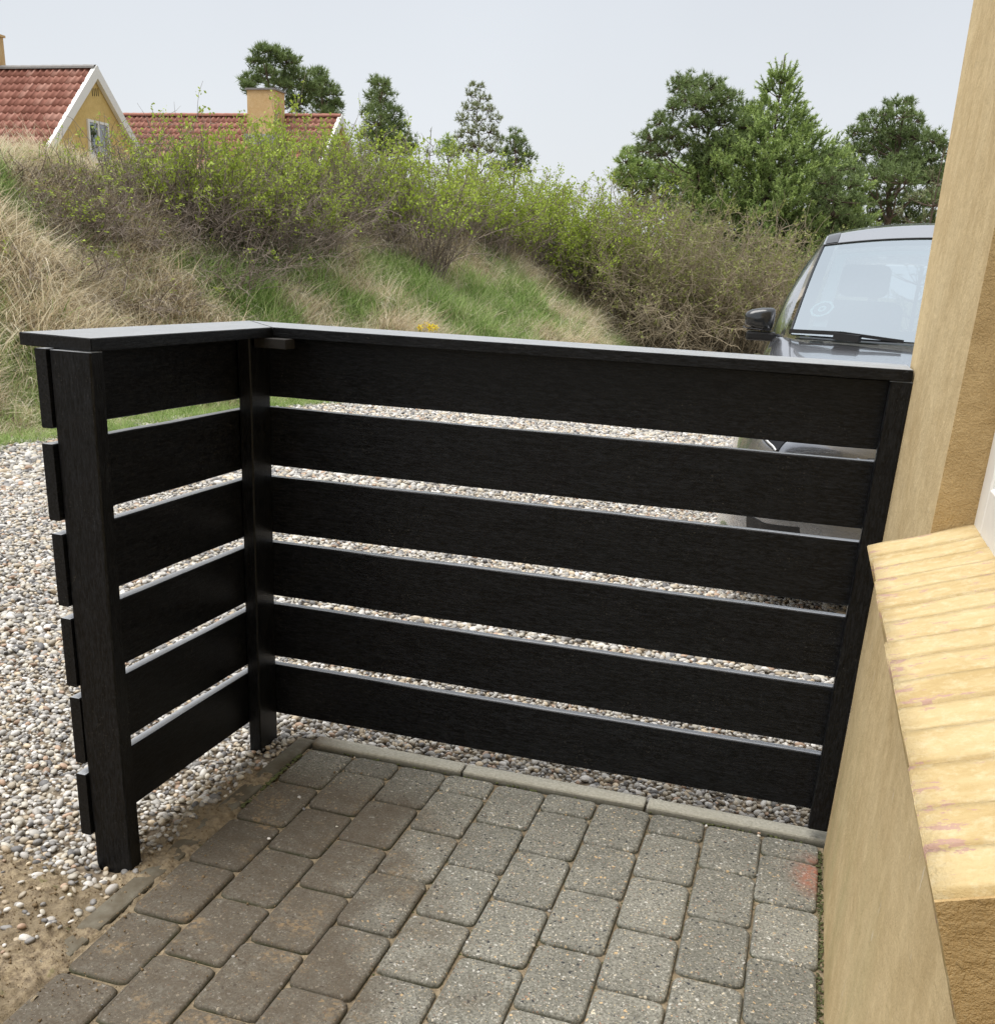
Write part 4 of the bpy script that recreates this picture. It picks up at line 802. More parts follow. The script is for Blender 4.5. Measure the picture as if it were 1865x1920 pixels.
def needles(C_, D_, n, L, w, r, cone=1.2):
    """n needle quads (thin) per centre, leaning round direction D_"""
    m_ = len(C_); c = np.repeat(C_, n, 0); d_ = np.repeat(D_, n, 0) + r.normal(0, 1, (m_ * n, 3)) * cone; d_ /= np.linalg.norm(d_, axis=1, keepdims=True); s = np.cross(d_, r.normal(size=(m_ * n, 3))); s /= np.linalg.norm(s, axis=1, keepdims=True)
    l = L * r.uniform(.6, 1.2, (m_ * n, 1)); V = np.stack([c - s * w, c + s * w, c + d_ * l], 1).reshape(-1, 3); return V, np.arange(m_ * n * 3).reshape(-1, 3)
def pine_scots(seed, H, clumps, name, label, base, mat, needle=(.10, .010), tufts=70, nn=9, lean=(0, 0), group=None, trunk=.13):
    """clumps: list of (x, y, z, rx, rz) crown clumps; limbs run from the trunk to every clump"""
    r = np.random.default_rng(seed); t = empty(name, base, 0); tag(t, label, 'pine tree', group); P0, P1, R0, R1 = [], [], [], []; n = 10; tp = []
    p = np.array([0., 0, -.1]); H = H - .35
    for k in range(n):
        q = np.array([lean[0] * ((k + 1) / n) ** 1.5, lean[1] * ((k + 1) / n), H * (k + 1) / n]) + np.append(r.normal(0, .05, 2), 0); P0.append(p); P1.append(q); a = trunk * (1 - .85 * k / n); R0.append(a); R1.append(trunk * (1 - .85 * (k + 1) / n)); tp.append(p); p = q
    tp.append(p); tp = np.array(tp); CC, DD = [], []
    for (cx_, cy_, cz_, rx, rz) in clumps:
        c = np.array([cx_, cy_, cz_]); kz = np.clip(cz_ - rx * 1.0 - .3 * math.hypot(cx_ - lean[0] * .5, cy_), H * .12, H * .95) / H * n; i0 = int(np.clip(kz, 0, n - 1)); s = tp[i0] + (tp[i0 + 1] - tp[i0]) * (kz - i0)
        m_ = 5; prev = s
        for j in range(m_):
            f = (j + 1) / m_; q = s + (c - s) * f + np.array([0, 0, -.18 * math.sin(f * 3.14) * np.linalg.norm(c - s) * .4]) + r.normal(0, .03, 3); P0.append(prev); P1.append(q); b0 = .045 * rx / .6; R0.append(b0 * (1.1 - .8 * j / m_)); R1.append(b0 * (1.1 - .8 * (j + 1) / m_)); prev = q
        k_ = int(tufts * 3.6 * (rx / .6) ** 1.5); dv = r.normal(size=(k_, 3)); dv /= np.linalg.norm(dv, axis=1, keepdims=True); dv[:, 2] = np.abs(dv[:, 2]) * np.where(r.random(k_) < .8, 1, -1); rad = r.uniform(.35, 1.22, (k_, 1)) ** .8
        pp = c + dv * rad * np.array([rx, rx, rz]) * (1 + .18 * np.sin(dv[:, :1] * 7 + seed)); CC.append(pp); DD.append(dv * .7 + np.array([0, 0, .55]))
        for q in pp[::4]: P0.append(c + (q - c) * .15); P1.append(q); R0.append(.014); R1.append(.006)
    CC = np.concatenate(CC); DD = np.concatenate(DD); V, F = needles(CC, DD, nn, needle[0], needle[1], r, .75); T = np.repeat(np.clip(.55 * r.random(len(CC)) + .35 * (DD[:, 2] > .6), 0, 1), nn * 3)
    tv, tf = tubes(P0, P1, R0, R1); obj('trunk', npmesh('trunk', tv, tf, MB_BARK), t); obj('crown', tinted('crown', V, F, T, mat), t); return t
def pine_spire(seed, H, prof, name, label, base, mat, whorl=.30, nb=8, shoot=.22, needle=(.05, .0055), nper=26, group=None, up=.9, dens=1.0, trunk=.07, step=.085):
    """whorled young pine: branches turn up at the ends and carry bottle-brush shoots"""
    r = np.random.default_rng(seed); t = empty(name, base, 0); tag(t, label, 'pine tree', group); P0, P1, R0, R1 = [], [], [], []
    for k in range(12): P0.append([0, 0, H * k / 12]); P1.append([0, 0, H * (k + 1) / 12]); R0.append(trunk * (1 - .9 * k / 12)); R1.append(trunk * (1 - .9 * (k + 1) / 12))
    SH = []  # shoots: (p0, p1)
    SH.append((np.array([0, 0, H - shoot * 2.2]), np.array([0.02, 0, H])))
    z = H * .10
    while z < H - shoot * 1.6:
        f = z / H; R_ = float(np.interp(f, [p[0] for p in prof], [p[1] for p in prof])); a0 = r.uniform(0, 6.28); nbr = max(3, int(nb * dens * (1.0 if f < .76 else .38)))
        for b in range(nbr):
            a = a0 + b * 6.283 / nbr + r.normal(0, .2); L = R_ * r.uniform(.72, 1.12); p = np.array([0, 0, z]); d_ = np.array([math.cos(a), math.sin(a), .25]); m_ = max(3, int(L / .22))
            for j in range(m_):
                d_ = d_ + np.array([0, 0, up * .9 / m_ * (j / m_)]) + r.normal(0, .07, 3); d_ /= np.linalg.norm(d_); q = p + d_ * L / m_ * 1.08; P0.append(p); P1.append(q); R0.append(.016 * (1.1 - j / m_)); R1.append(.016 * (1.05 - (j + 1) / m_ * .8))
                if j >= m_ * .35:
                    for s in range(2 if j < m_ - 1 else 4):
                        sd2 = d_ * .7 + r.normal(0, .55, 3) + np.array([0, 0, .55 * up]); sd2 /= np.linalg.norm(sd2); SH.append((q, q + sd2 * shoot * r.uniform(.7, 1.3)))
                elif j >= 1 and r.random() < .8: sd2 = r.normal(0, .6, 3) + np.array([0, 0, .5]); sd2 /= np.linalg.norm(sd2); SH.append((q, q + sd2 * shoot * .8))
                p = q
        z += whorl * r.uniform(.8, 1.15) * (1 + .5 * f)
    A_ = np.array([s[0] for s in SH]); B_ = np.array([s[1] for s in SH]); tt = np.repeat(r.random(len(SH)), nper); u_ = r.random((len(SH), nper, 1)); C_ = (A_[:, None] + (B_ - A_)[:, None] * u_).reshape(-1, 3); ax = (B_ - A_) / np.linalg.norm(B_ - A_, axis=1, keepdims=True)
    V, F = needles(C_, np.repeat(ax * 1.0, nper, 0), 1, needle[0], needle[1], r, .62); T = np.repeat(np.clip(.45 * tt + .55 * (u_.reshape(-1) ** 1.5), 0, 1), 3)
    P0 += list(A_); P1 += list(B_); R0 += [.008] * len(A_); R1 += [.004] * len(A_)
    tv, tf = tubes(P0, P1, R0, R1); obj('trunk', npmesh('trunk', tv, tf, MB_BARK), t); obj('crown', tinted('crown', V, F, T, mat), t); return t

def tree_clumps(base, items, D, dscale=.6):
    """items (u, v, rpx): crown clumps given where they stand in the view at distance D -> local coordinates"""
    out = []; r = np.random.default_rng(int(D * 10))
    for u, v, rp in items:
        dd_ = D + r.uniform(-1, 1) * dscale; p = at(u, v, dd_); rx = rp / FPX * D * 1.02; out.append((p[0] - base[0], p[1] - base[1], p[2] - base[2], rx, rx * .72))
    return out
def ground_at(u, D, v=330):
    p = at(u, v, D); return (p[0], p[1], -.1)
def height(u, v, D): return at(u, v, D)[2] + .1
# A: two ragged pines behind the chimney
b = ground_at(525, 58, 150)
pine_scots(21, height(520, 95, 58), tree_clumps(b, [(497, 100, 17), (520, 108, 17), (480, 118, 12), (470, 155, 16), (498, 140, 20), (540, 118, 17), (555, 148, 24), (530, 165, 22), (580, 170, 18), (500, 190, 14), (560, 195, 20), (465, 165, 12)], 58, 1.2), 'pine_tree', 'ragged dark pine rising behind the brick chimney', b, MB_NEED, (.28, .021), 34, 11, (-.9, 0), trunk=.2)
b = ground_at(606, 60, 190)
pine_scots(22, height(596, 132, 60), tree_clumps(b, [(596, 140, 12), (603, 160, 16), (620, 178, 17), (590, 180, 15), (628, 200, 14), (605, 205, 18), (615, 222, 18)], 60, 1.0), 'pine_tree', 'smaller dark pine at the right end of the long red roof', b, MB_NEED, (.28, .021), 34, 11, (0, 0), trunk=.16)
b = ground_at(716, 38, 200)
pine_scots(23, height(712, 148, 38), tree_clumps(b, [(706, 158, 12), (714, 160, 14), (722, 178, 16), (700, 184, 14), (716, 202, 20), (695, 212, 16), (735, 215, 18), (705, 235, 22), (738, 240, 22), (720, 262, 28), (755, 264, 20), (690, 258, 18), (768, 282, 16), (735, 288, 28), (700, 285, 24)], 38, .8), 'pine_tree', 'dark narrow pine alone against the sky right of the roofs', b, MB_NEED, (.18, .013), 36, 12, trunk=.14)
b = ground_at(897, 36, 200)
pine_scots(24, height(897, 158, 36), tree_clumps(b, [(889, 161, 8), (902, 164, 8), (884, 180, 11), (907, 185, 11), (878, 206, 12), (917, 208, 12), (896, 200, 9), (868, 226, 14), (928, 224, 11), (897, 228, 12), (880, 250, 17), (916, 248, 17), (862, 258, 10), (933, 262, 10), (895, 275, 20), (925, 285, 18), (870, 285, 16)], 36, .8), 'pine_tree', 'slender pale see-through pine above the green thicket', b, MB_NEED3, (.13, .012), 34, 10, trunk=.07)
b = ground_at(966, 34, 260)
pine_scots(25, height(966, 238, 34), tree_clumps(b, [(966, 250, 11), (957, 266, 12), (978, 268, 13), (968, 288, 18), (988, 295, 15), (945, 292, 14), (972, 315, 22), (948, 318, 18), (925, 318, 15)], 34, .6), 'pine_tree', 'small dark pine right of the slender pale pine', b, MB_NEED, (.15, .0115), 36, 12, trunk=.10)
b = ground_at(805, 40)
pine_spire(26, height(805, 240, 40), [(0, .5), (.5, .42), (.8, .3), (1, .1)], 'pine_tree', 'tiny thin pine tip left of the slender pale pine', b, MB_NEED3, .5, 5, .25, (.12, .013), 10, trunk=.05)
b = ground_at(840, 42)
pine_scots(27, height(842, 255, 42), tree_clumps(b, [(842, 262, 10), (834, 275, 13), (850, 280, 14), (840, 292, 18)], 42, .5), 'pine_tree', 'small round pine top between the two slender pines', b, MB_NEED2, (.15, .016), 34, 8, trunk=.08)
# D: spreading pine
b = ground_at(1285, 27)
pine_scots(28, height(1320, 170, 27), tree_clumps(b, [(1275, 165, 22), (1300, 160, 22), (1328, 168, 24), (1290, 195, 26), (1355, 190, 26), (1325, 205, 30), (1385, 212, 24), (1350, 232, 30), (1262, 205, 15), (1395, 240, 20), (1305, 240, 22),
    (1240, 230, 20), (1222, 262, 24), (1255, 258, 26), (1285, 275, 24), (1208, 285, 18), (1240, 290, 26), (1340, 275, 26), (1380, 275, 28), (1300, 300, 22), (1330, 310, 26)], 27, 1.0), 'pine_tree', 'big spreading pine with bare limbs left of the spire pine', b, MB_NEED, (.125, .0095), 62, 14, (.5, 0), trunk=.16)
b = ground_at(1190, 29)
pine_scots(29, height(1185, 280, 29), tree_clumps(b, [(1182, 288, 15), (1170, 305, 17), (1195, 310, 20), (1172, 330, 20), (1205, 335, 26), (1235, 335, 28), (1265, 345, 28), (1180, 352, 24), (1225, 362, 28), (1300, 350, 28), (1260, 375, 28), (1320, 365, 24), (1190, 390, 26), (1230, 400, 30), (1280, 405, 32), (1160, 335, 16), (1330, 400, 28), (1215, 320, 24), (1250, 322, 24), (1290, 330, 24)], 29, 1.0), 'pine_tree', 'low green pine at the left foot of the spreading pine', b, MB_NEED2, (.125, .0095), 55, 14, trunk=.10)
# E: fresh spire pine
b = ground_at(1466, 27, 140)
pine_spire(30, height(1468, 102, 27), [(0, 2.1), (.35, 2.1), (.5, 1.85), (.6, 1.42), (.67, 1.0), (.72, .72), (.80, .42), (.88, .22), (1, .08)], 'pine_tree', 'fresh green young pine with a tall central spire behind the car', b, MB_NEED2, .17, 22, .30, (.085, .0105), 58, up=1.0, trunk=.10)
# F: right group
b = ground_at(1690, 30, 230)
pine_scots(31, height(1690, 190, 30), tree_clumps(b, [(1672, 198, 13), (1700, 196, 13), (1655, 218, 18), (1690, 222, 22), (1715, 228, 16), (1622, 225, 12), (1608, 252, 18), (1640, 248, 26), (1680, 255, 28), (1720, 262, 24), (1752, 268, 20), (1605, 285, 24), (1645, 290, 30), (1690, 300, 32), (1735, 300, 28), (1770, 290, 22), (1600, 325, 26), (1640, 340, 32), (1690, 345, 34), (1740, 345, 32), (1620, 375, 30), (1670, 385, 32), (1725, 385, 32), (1765, 380, 25), (1590, 400, 25), (1665, 320, 30), (1712, 320, 30), (1760, 335, 26), (1640, 415, 30), (1700, 420, 34), (1750, 420, 30), (1660, 270, 22), (1700, 275, 24)], 30, 1.2), 'pine_tree', 'dark broad pine between the spire pine and the house wall', b, MB_NEED, (.135, .0105), 50, 14, trunk=.17)
b = ground_at(1560, 26)
pine_scots(32, height(1562, 285, 26), tree_clumps(b, [(1562, 292, 18), (1548, 312, 20), (1575, 320, 24), (1555, 345, 26), (1590, 350, 22), (1570, 378, 28), (1535, 380, 22), (1600, 385, 24), (1560, 405, 26), (1530, 420, 28), (1590, 425, 28), (1500, 430, 26), (1620, 440, 28), (1560, 455, 30), (1500, 470, 30), (1460, 460, 28), (1470, 510, 30), (1520, 520, 30)], 26, .6), 'pine_tree', 'low dark pine just right of the spire pine', b, MB_NEED, (.12, .0095), 50, 13, trunk=.10)
b = ground_at(1760, 24)
pine_spire(33, height(1752, 275, 24), [(0, .9), (.4, .8), (.7, .5), (1, .12)], 'pine_tree', 'young pine half hidden by the house wall', b, MB_NEED3, .30, 8, .2, (.075, .008), 22, trunk=.06)

# daffodils
p_ = at(795, 622, 13.2); hz = float(mound_h(np.array([p_[0]]), np.array([p_[1]]))[0][0])
MB_YEL = mat_simple('daffodil_yellow', (0.85, 0.68, 0.02), .5, var=.1)
for k, (u, D, lb) in enumerate(((786, 13.0, 'leftmost yellow daffodil on the bank above the cap rail'), (797, 13.4, 'topmost yellow daffodil of the clump'), (806, 13.1, 'biggest yellow daffodil, in the middle of the clump'), (815, 13.2, 'rightmost yellow daffodil of the clump'))):
    q = at(u, 614 - (5 if k == 1 else 0), D); e_ = empty('daffodil', (q[0], q[1], q[2] - .28)); tag(e_, lb, 'flower', 'daffodils on the bank'); r = np.random.default_rng(k)
    V, F, T = blades(7, .03, .15, .26, .012, 1.3, .5, 300 + k); obj('leaves', tinted('leaves', V, F, T, MB_GREEN), e_)
    tv, tf = tubes([[0, 0, 0]], [[0.01, 0, .27]], [.004], [.003]); obj('stem', npmesh('stem', tv, tf, MB_GREEN), e_)
    bm = bmesh.new(); c0 = bm.verts.new((.01, 0, .275)); s_ = 1.25 if k == 2 else 1.0
    for i in range(6):
        a = i * math.pi / 3; pa_ = [bm.verts.new((.01 + math.cos(a + o_) * l_ * s_, .004, .28 + math.sin(a + o_) * l_ * s_)) for o_, l_ in ((-.35, .028), (0, .05), (.35, .028))]; bm.faces.new([c0] + pa_)
    for i in range(8):
        a, a2 = i * math.pi / 4, (i + 1) * math.pi / 4; f_ = lambda a_, rr, y_: bm.verts.new((.01 + math.cos(a_) * rr * s_, y_, .28 + math.sin(a_) * rr * s_)); bm.faces.new((f_(a, .012, 0), f_(a2, .012, 0), f_(a2, .02, -.03), f_(a, .02, -.03)))
    bmobj('blossom', bm, MB_YEL, e_)

# ------------------------------------------------------------------ parked car
MB_PAINT = mat_paint(); MB_BLK = mat_simple('black_car_plastic', (0.014, 0.014, 0.015), .38, var=.1); MB_GLOSSB = mat_simple('piano_black_trim', (0.010, 0.010, 0.012), .08, var=.05)
MB_SCREEN = mat_glass('windscreen_glass', (0.42, 0.50, 0.52), .52, 0.0, (.78, .86, .91)); MB_SIDEG = mat_glass('side_window_glass', (.6, .66, .68), .05)
MB_CHROME = mat_simple('chrome', (0.75, 0.76, 0.78), .12, 1.0, var=.02); MB_LAMP = mat_simple('white_lamp_lens', (0.72, 0.75, 0.78), .15, var=.03)
MB_TRIM = mat_simple('pale_cabin_trim', (0.50, 0.54, 0.53), .7, var=.04); MB_SEAT = mat_simple('grey_seat_cloth', (0.24, 0.25, 0.26), .9, var=.1); MB_RUB = mat_simple('tyre_rubber', (0.02, 0.02, 0.02), .8, var=.1)
MB_ALLOY = mat_simple('alloy_rim', (0.32, 0.33, 0.35), .3, .9, var=.05); MB_DISC = mat_simple('pale_parking_disc', (0.80, 0.95, 0.92), .5, var=.03); MB_DISC2 = mat_simple('grey_parking_disc', (0.12, 0.17, 0.18), .5, var=.03)
MB_MIRR = mat_simple('dark_gloss_mirror_shell', (0.035, 0.037, 0.04), .12, .3, var=.05, spec=.8)
car = empty('parked_car', (1.46, 1.90, -.005), math.radians(1.8)); tag(car, 'dark grey metallic family car parked facing the fence, half hidden by the house wall', 'car')
NET = [
 (-.020, [(0, .66), (.03, .66), (.06, .655), (.08, .64), (.085, .50), (.08, .38), (.07, .30), (0, .29)]),
 (0.000, [(0, .745), (.25, .745), (.50, .735), (.64, .70), (.68, .50), (.65, .34), (.58, .24), (0, .22)]),
 (0.060, [(0, .82), (.30, .82), (.57, .805), (.755, .745), (.80, .53), (.785, .33), (.70, .22), (0, .20)]),
 (0.170, [(0, .895), (.31, .90), (.60, .88), (.81, .80), (.875, .58), (.87, .34), (.80, .21), (0, .20)]),
 (0.360, [(0, .955), (.33, .962), (.63, .945), (.835, .865), (.925, .62), (.925, .36), (.87, .22), (0, .20)]),
 (0.620, [(0, 1.005), (.34, 1.012), (.65, .997), (.845, .93), (.94, .66), (.94, .38), (.89, .24), (0, .20)]),
 (0.900, [(0, 1.050), (.34, 1.057), (.665, 1.042), (.845, .985), (.935, .70), (.935, .40), (.89, .25), (0, .20)]),
 (1.130, [(0, 1.070), (.34, 1.078), (.68, 1.075), (.835, 1.045), (.925, .74), (.93, .40), (.89, .25), (0, .20)]),
 (1.300, [(0, 1.02), (.34, 1.03), (.72, 1.05), (.85, 1.055), (.925, .76), (.93, .40), (.89, .25), (0, .20)]),
 (2.100, [(0, .98), (.34, 1.00), (.74, 1.05), (.855, 1.07), (.925, .78), (.93, .42), (.89, .25), (0, .20)]),
 (3.100, [(0, .98), (.34, 1.00), (.74, 1.07), (.86, 1.09), (.925, .80), (.93, .42), (.89, .25), (0, .20)]),
 (4.000, [(0, .98), (.34, 1.00), (.70, 1.09), (.80, 1.10), (.90, .80), (.90, .44), (.85, .28), (0, .22)]),
 (4.380, [(0, .98), (.30, .98), (.60, 1.02), (.72, 1.00), (.80, .75), (.80, .44), (.74, .32), (0, .30)]),
 (4.420, [(0, .7), (.03, .7), (.06, .7), (.08, .7), (.085, .6), (.08, .5), (.07, .4), (0, .4)])]
CN = np.array([[(x, y, z) for x, z in pr] for y, pr in NET], float)
def crom(P, t):
    n = P.shape[0]; t = np.clip(np.asarray(t, float), 0, n - 1 - 1e-6); i = t.astype(int); f = (t - i)[..., None]; g = lambda k: P[np.clip(k, 0, n - 1)]
    p0, p1, p2, p3 = g(i - 1), g(i), g(i + 1), g(i + 2); f = f.reshape(f.shape[:-1] + (1,) * (P.ndim - 1)) if P.ndim > 1 else f[..., 0]
    return .5 * (2 * p1 + (p2 - p0) * f + (2 * p0 - 5 * p1 + 4 * p2 - p3) * f ** 2 + (3 * p1 - p0 - 3 * p2 + p3) * f ** 3)
def body_grid(s0, s1, ns, t0, t1, nt, off=0.0, side=1):
    S = np.linspace(s0, s1, ns); T = np.linspace(t0, t1, nt); A_ = crom(CN, S); G = np.stack([crom(A_[i], T) for i in range(ns)])
    du = np.gradient(G, axis=0); dv = np.gradient(G, axis=1); nn = np.cross(du, dv); nn /= np.maximum(np.linalg.norm(nn, axis=2, keepdims=True), 1e-9)
    c = G - np.array([0, G[..., 1].mean(), .6]); nn *= np.sign((nn * c).sum(2, keepdims=True).mean()); G = G + nn * off; G[..., 0] *= side; return G
def gridmesh(name, G, mat, parent, smooth=True, thick=0.0):
    ns, nt = G.shape[:2]; i = np.arange((ns - 1) * (nt - 1)); a = (i // (nt - 1)) * nt + i % (nt - 1); F = np.stack([a, a + 1, a + nt + 1, a + nt], 1)
    o = obj(name, npmesh(name, G.reshape(-1, 3), F, mat, smooth), parent); return o
V, F = [], []
for sd_ in (1, -1):
    G = body_grid(0, 13, 105, 0, 7, 64, 0, sd_); ns, nt = G.shape[:2]; i = np.arange((ns - 1) * (nt - 1)); a = (i // (nt - 1)) * nt + i % (nt - 1) + len(V) * ns * nt; f = np.stack([a, a + 1, a + nt + 1, a + nt], 1); F.append(f if sd_ == 1 else f[:, ::-1]); V.append(G.reshape(-1, 3))
obj('body', npmesh('body', np.concatenate(V), np.concatenate(F), MB_PAINT, True), car)
def lerp(a, b, t): return a + (b - a) * t
def screen(u, v, off=0.0):
    x = u * lerp(.770, .655, v); y = lerp(1.15, 1.90, v) - .14 * (1 - u * u) * (1 - .35 * v); z = lerp(1.098, 1.528, v) + .052 * (1 - u * u) * v + .028 * np.sin(np.pi * v)
    return np.stack([x, y + off * .5 * -1, z + off * .86], -1)
def spatch(u0, u1, v0, v1, nu, nv, off): U, W_ = np.meshgrid(np.linspace(u0, u1, nu), np.linspace(v0, v1, nv)); return screen(U, W_, off)
ws = gridmesh('windscreen', spatch(-.985, .985, .0, 1, 40, 20, 0), MB_SCREEN, car)
def band(name, specs, off, mat, parent):
    V, F, b = [], [], 0
    for sp in specs:
        G = spatch(*sp, off); nv, nu = G.shape[:2]; i = np.arange((nv - 1) * (nu - 1)); a = (i // (nu - 1)) * nu + i % (nu - 1) + b; F.append(np.stack([a, a + 1, a + nu + 1, a + nu], 1)); V.append(G.reshape(-1, 3)); b += nu * nv
    return obj(name, npmesh(name, np.concatenate(V), np.concatenate(F), mat, True), parent)
band('frit_border', [(-.985, -.90, 0, 1, 6, 16), (.90, .985, 0, 1, 6, 16), (-.875, .875, .93, 1, 30, 3), (-.875, .875, 0, .085, 30, 3)], -.006, MB_GLOSSB, ws)
band('pillar_trim', [(-.875, -.79, .03, .93, 4, 16), (.79, .875, .03, .93, 4, 16), (-.875, .875, .86, .93, 30, 3), (-.80, .80, .085, .105, 30, 2)], -.03, MB_TRIM, car)
bm = bmesh.new()
# rubber line along the windscreen edge
def strip(name, pts, r, mat, parent):
    pts = np.array(pts, float); v, f = tubes(pts[:-1], pts[1:], [r] * (len(pts) - 1), [r] * (len(pts) - 1)); return obj(name, npmesh(name, v, f, mat, True), parent)
for s_ in (-1, 1): strip('screen_seal', screen(np.full(16, s_ * .992), np.linspace(0, 1, 16), .004), .006, MB_BLK, car)
strip('screen_seal', screen(np.linspace(-1, 1, 30), np.full(30, 1.004), .003), .0045, MB_BLK, car)
RY = np.array([1.905, 2.1, 2.5, 3.1, 3.7, 4.15]); RW = np.array([.655, .635, .62, .61, .58, .52]); RZ = np.array([1.53, 1.585, 1.615, 1.61, 1.56, 1.46]); RC = np.array([.052, .072, .08, .08, .07, .05])
def roofp(u, y): w_ = np.interp(y, RY, RW); return np.stack([u * w_, y - .085 * (1 - u * u) * np.clip((2.3 - y) / .4, 0, 1), np.interp(y, RY, RZ) + np.interp(y, RY, RC) * (1 - np.abs(u) ** 2.2)], -1)
def rpatch(u0, u1, y0, y1, nu, ny, off=0): U, Y = np.meshgrid(np.linspace(u0, u1, nu), np.linspace(y0, y1, ny)); G = roofp(U, Y); G[..., 2] += off; return G
gridmesh('roof_panel', rpatch(-1, 1, 1.905, 4.15, 40, 40), MB_PAINT, car)
for s_ in (-1, 1): gridmesh('roof_trim', rpatch(s_ * .89, s_ * .985, 1.925, 4.0, 4, 30, .004), MB_GLOSSB, car)
# sides above the belt line
def edge_pt(y):
    v = np.clip((y - 1.15) / .75, 0, 1); a = np.stack([lerp(.785, .668, v), y, lerp(1.098, 1.532, v) + .028 * np.sin(np.pi * v)], -1); w_ = np.interp(y, RY, RW); b = np.stack([w_, y, np.interp(y, RY, RZ)], -1); return np.where((y < 1.905)[..., None], a, b)
def sidep(y, t, s_, off=0): B_ = np.stack([np.interp(y, [1.1, 1.5, 3.2, 4.2], [.80, .855, .86, .78]), y, np.interp(y, [1.1, 1.6, 4.2], [1.045, 1.06, 1.10])], -1); G = B_ * (1 - t[..., None]) + edge_pt(y) * t[..., None]; G[..., 0] += .025 * np.sin(np.pi * t) * np.clip((y - 1.2) / .5, 0, 1) + off; G[..., 0] *= s_; return G
def sgrid(y0, y1, t0, t1, ny, nt_, s_, off=0): Y, T = np.meshgrid(np.linspace(y0, y1, ny), np.linspace(t0, t1, nt_)); return sidep(Y, T, s_, off)
for s_ in (-1, 1):
    gridmesh('side_frame', sgrid(1.15, 4.15, 0, 1, 60, 12, s_), MB_PAINT, car)
    Y, T = np.meshgrid(np.linspace(0, 1, 12), np.linspace(.08, .86, 8)); yy = lerp(1.38 + T * .56, np.full_like(T, 2.55), Y); gridmesh('side_window', sidep(yy, T, s_, .004), MB_SIDEG, car)
    yy = lerp(np.full_like(T, 2.62), 3.75 - .1 * T, Y); gridmesh('side_window', sidep(yy, T, s_, .004), MB_SIDEG, car)
    strip('door_seam', body_grid(7.6, 7.6, 2, 3.3, 6, 10, .002, s_)[0], .003, MB_BLK, car)
    # door handle
    hb = bmesh.new(); bbox(hb, (s_ * .925 - .02, 2.25, .90), (s_ * .925 + .02, 2.42, .93), .008, 2); bmobj('door_handle', hb, MB_CHROME, car)
# rear glass, cabin
U, W_ = np.meshgrid(np.linspace(-1, 1, 12), np.linspace(0, 1, 8)); G = np.stack([U * lerp(.70, .52, W_), lerp(4.36, 4.15, W_), lerp(1.06, 1.46, W_) + .04 * (1 - U * U) * W_], -1); gridmesh('rear_window', G, MB_SIDEG, car)
box('dashboard', (-.74, 1.35, .92), (.74, 1.75, 1.06), MB_SEAT, car, .03, 2)
for sx_ in (-.37, .37):
    sb = bmesh.new(); bbox(sb, (sx_ - .24, 2.45, .60), (sx_ + .24, 2.60, 1.26), .06, 3); st_ = bmobj('seat', sb, MB_SEAT, car, True)
    sb = bmesh.new(); bbox(sb, (sx_ - .14, 2.47, 1.28), (sx_ + .14, 2.57, 1.46), .045, 3); hr = bmobj('headrest', sb, MB_SEAT, None, True); hr.parent = st_
sb = bmesh.new(); bbox(sb, (-.12, 1.78, 1.44), (.12, 1.80, 1.50), .01, 2); bmobj('interior_mirror', sb, MB_BLK, car)
# parking disc on the screen
def ellipse_on_screen(name, uc, vc, ru, rv, off, mat, inner=0.0, seg=28, bumpy=0.0, parent=ws):
    V = []; F = []
    for i in range(seg):
        a = 2 * math.pi * i / seg; k = 1 + bumpy * math.cos(8 * a)
        V.append(screen(np.array(uc + ru * k * math.cos(a)), np.array(vc + rv * k * math.sin(a) + .25 * ru * math.cos(a) * k), off)); V.append(screen(np.array(uc + ru * inner * math.cos(a)), np.array(vc + rv * inner * math.sin(a) + .25 * ru * inner * math.cos(a)), off))
    for i in range(seg): j = (i + 1) % seg; F.append((2 * i, 2 * j, 2 * j + 1, 2 * i + 1))
    return obj(name, npmesh(name, np.array(V), F, mat), parent)
uc, vc = -.845, .235
o = ellipse_on_screen('parking_disc', uc, vc, .068, .068, -.0035, MB_DISC2, .02, bumpy=.03)
ellipse_on_screen('parking_disc', uc, vc, .070, .070, -.002, MB_DISC, .78, bumpy=.035); ellipse_on_screen('parking_disc', uc, vc, .026, .026, -.002, MB_DISC, .5)
# wipers
def wiper(x0, x1, yoff):
    w0 = empty('wiper', (0, 0, 0)); w0.parent = car; return w0
wb = bmesh.new()
def bar(bm_, p0, p1, w0, w1, h):
    p0, p1 = Vector(p0), Vector(p1); d_ = (p1 - p0).normalized(); s = d_.cross(Vector((0, 0, 1))).normalized(); up = s.cross(d_)
    vs = [bm_.verts.new(p + s * a_ * w_ / 2 + up * b_ * h / 2) for p, w_ in ((p0, w0), (p1, w1)) for a_, b_ in ((-1, -1), (1, -1), (1, 1), (-1, 1))]
    for f in ((3, 2, 1, 0), (4, 5, 6, 7), (0, 1, 5, 4), (1, 2, 6, 5), (2, 3, 7, 6), (3, 0, 4, 7)): bm_.faces.new([vs[k] for k in f])
bar(wb, (-.765, 1.125, 1.113), (-.53, 1.035, 1.118), .022, .03, .018); bar(wb, (-.53, 1.035, 1.120), (-.26, .975, 1.100), .034, .008, .014); bar(wb, (-.56, 1.03, 1.105), (-.45, .985, 1.100), .05, .04, .03)
bmobj('wiper', wb, MB_BLK, car)
wb = bmesh.new(); bar(wb, (-.05, 1.02, 1.128), (.25, 1.00, 1.13), .022, .03, .018); bar(wb, (.25, 1.00, 1.13), (.60, 1.02, 1.105), .034, .008, .014); bmobj('wiper', wb, MB_BLK, car)
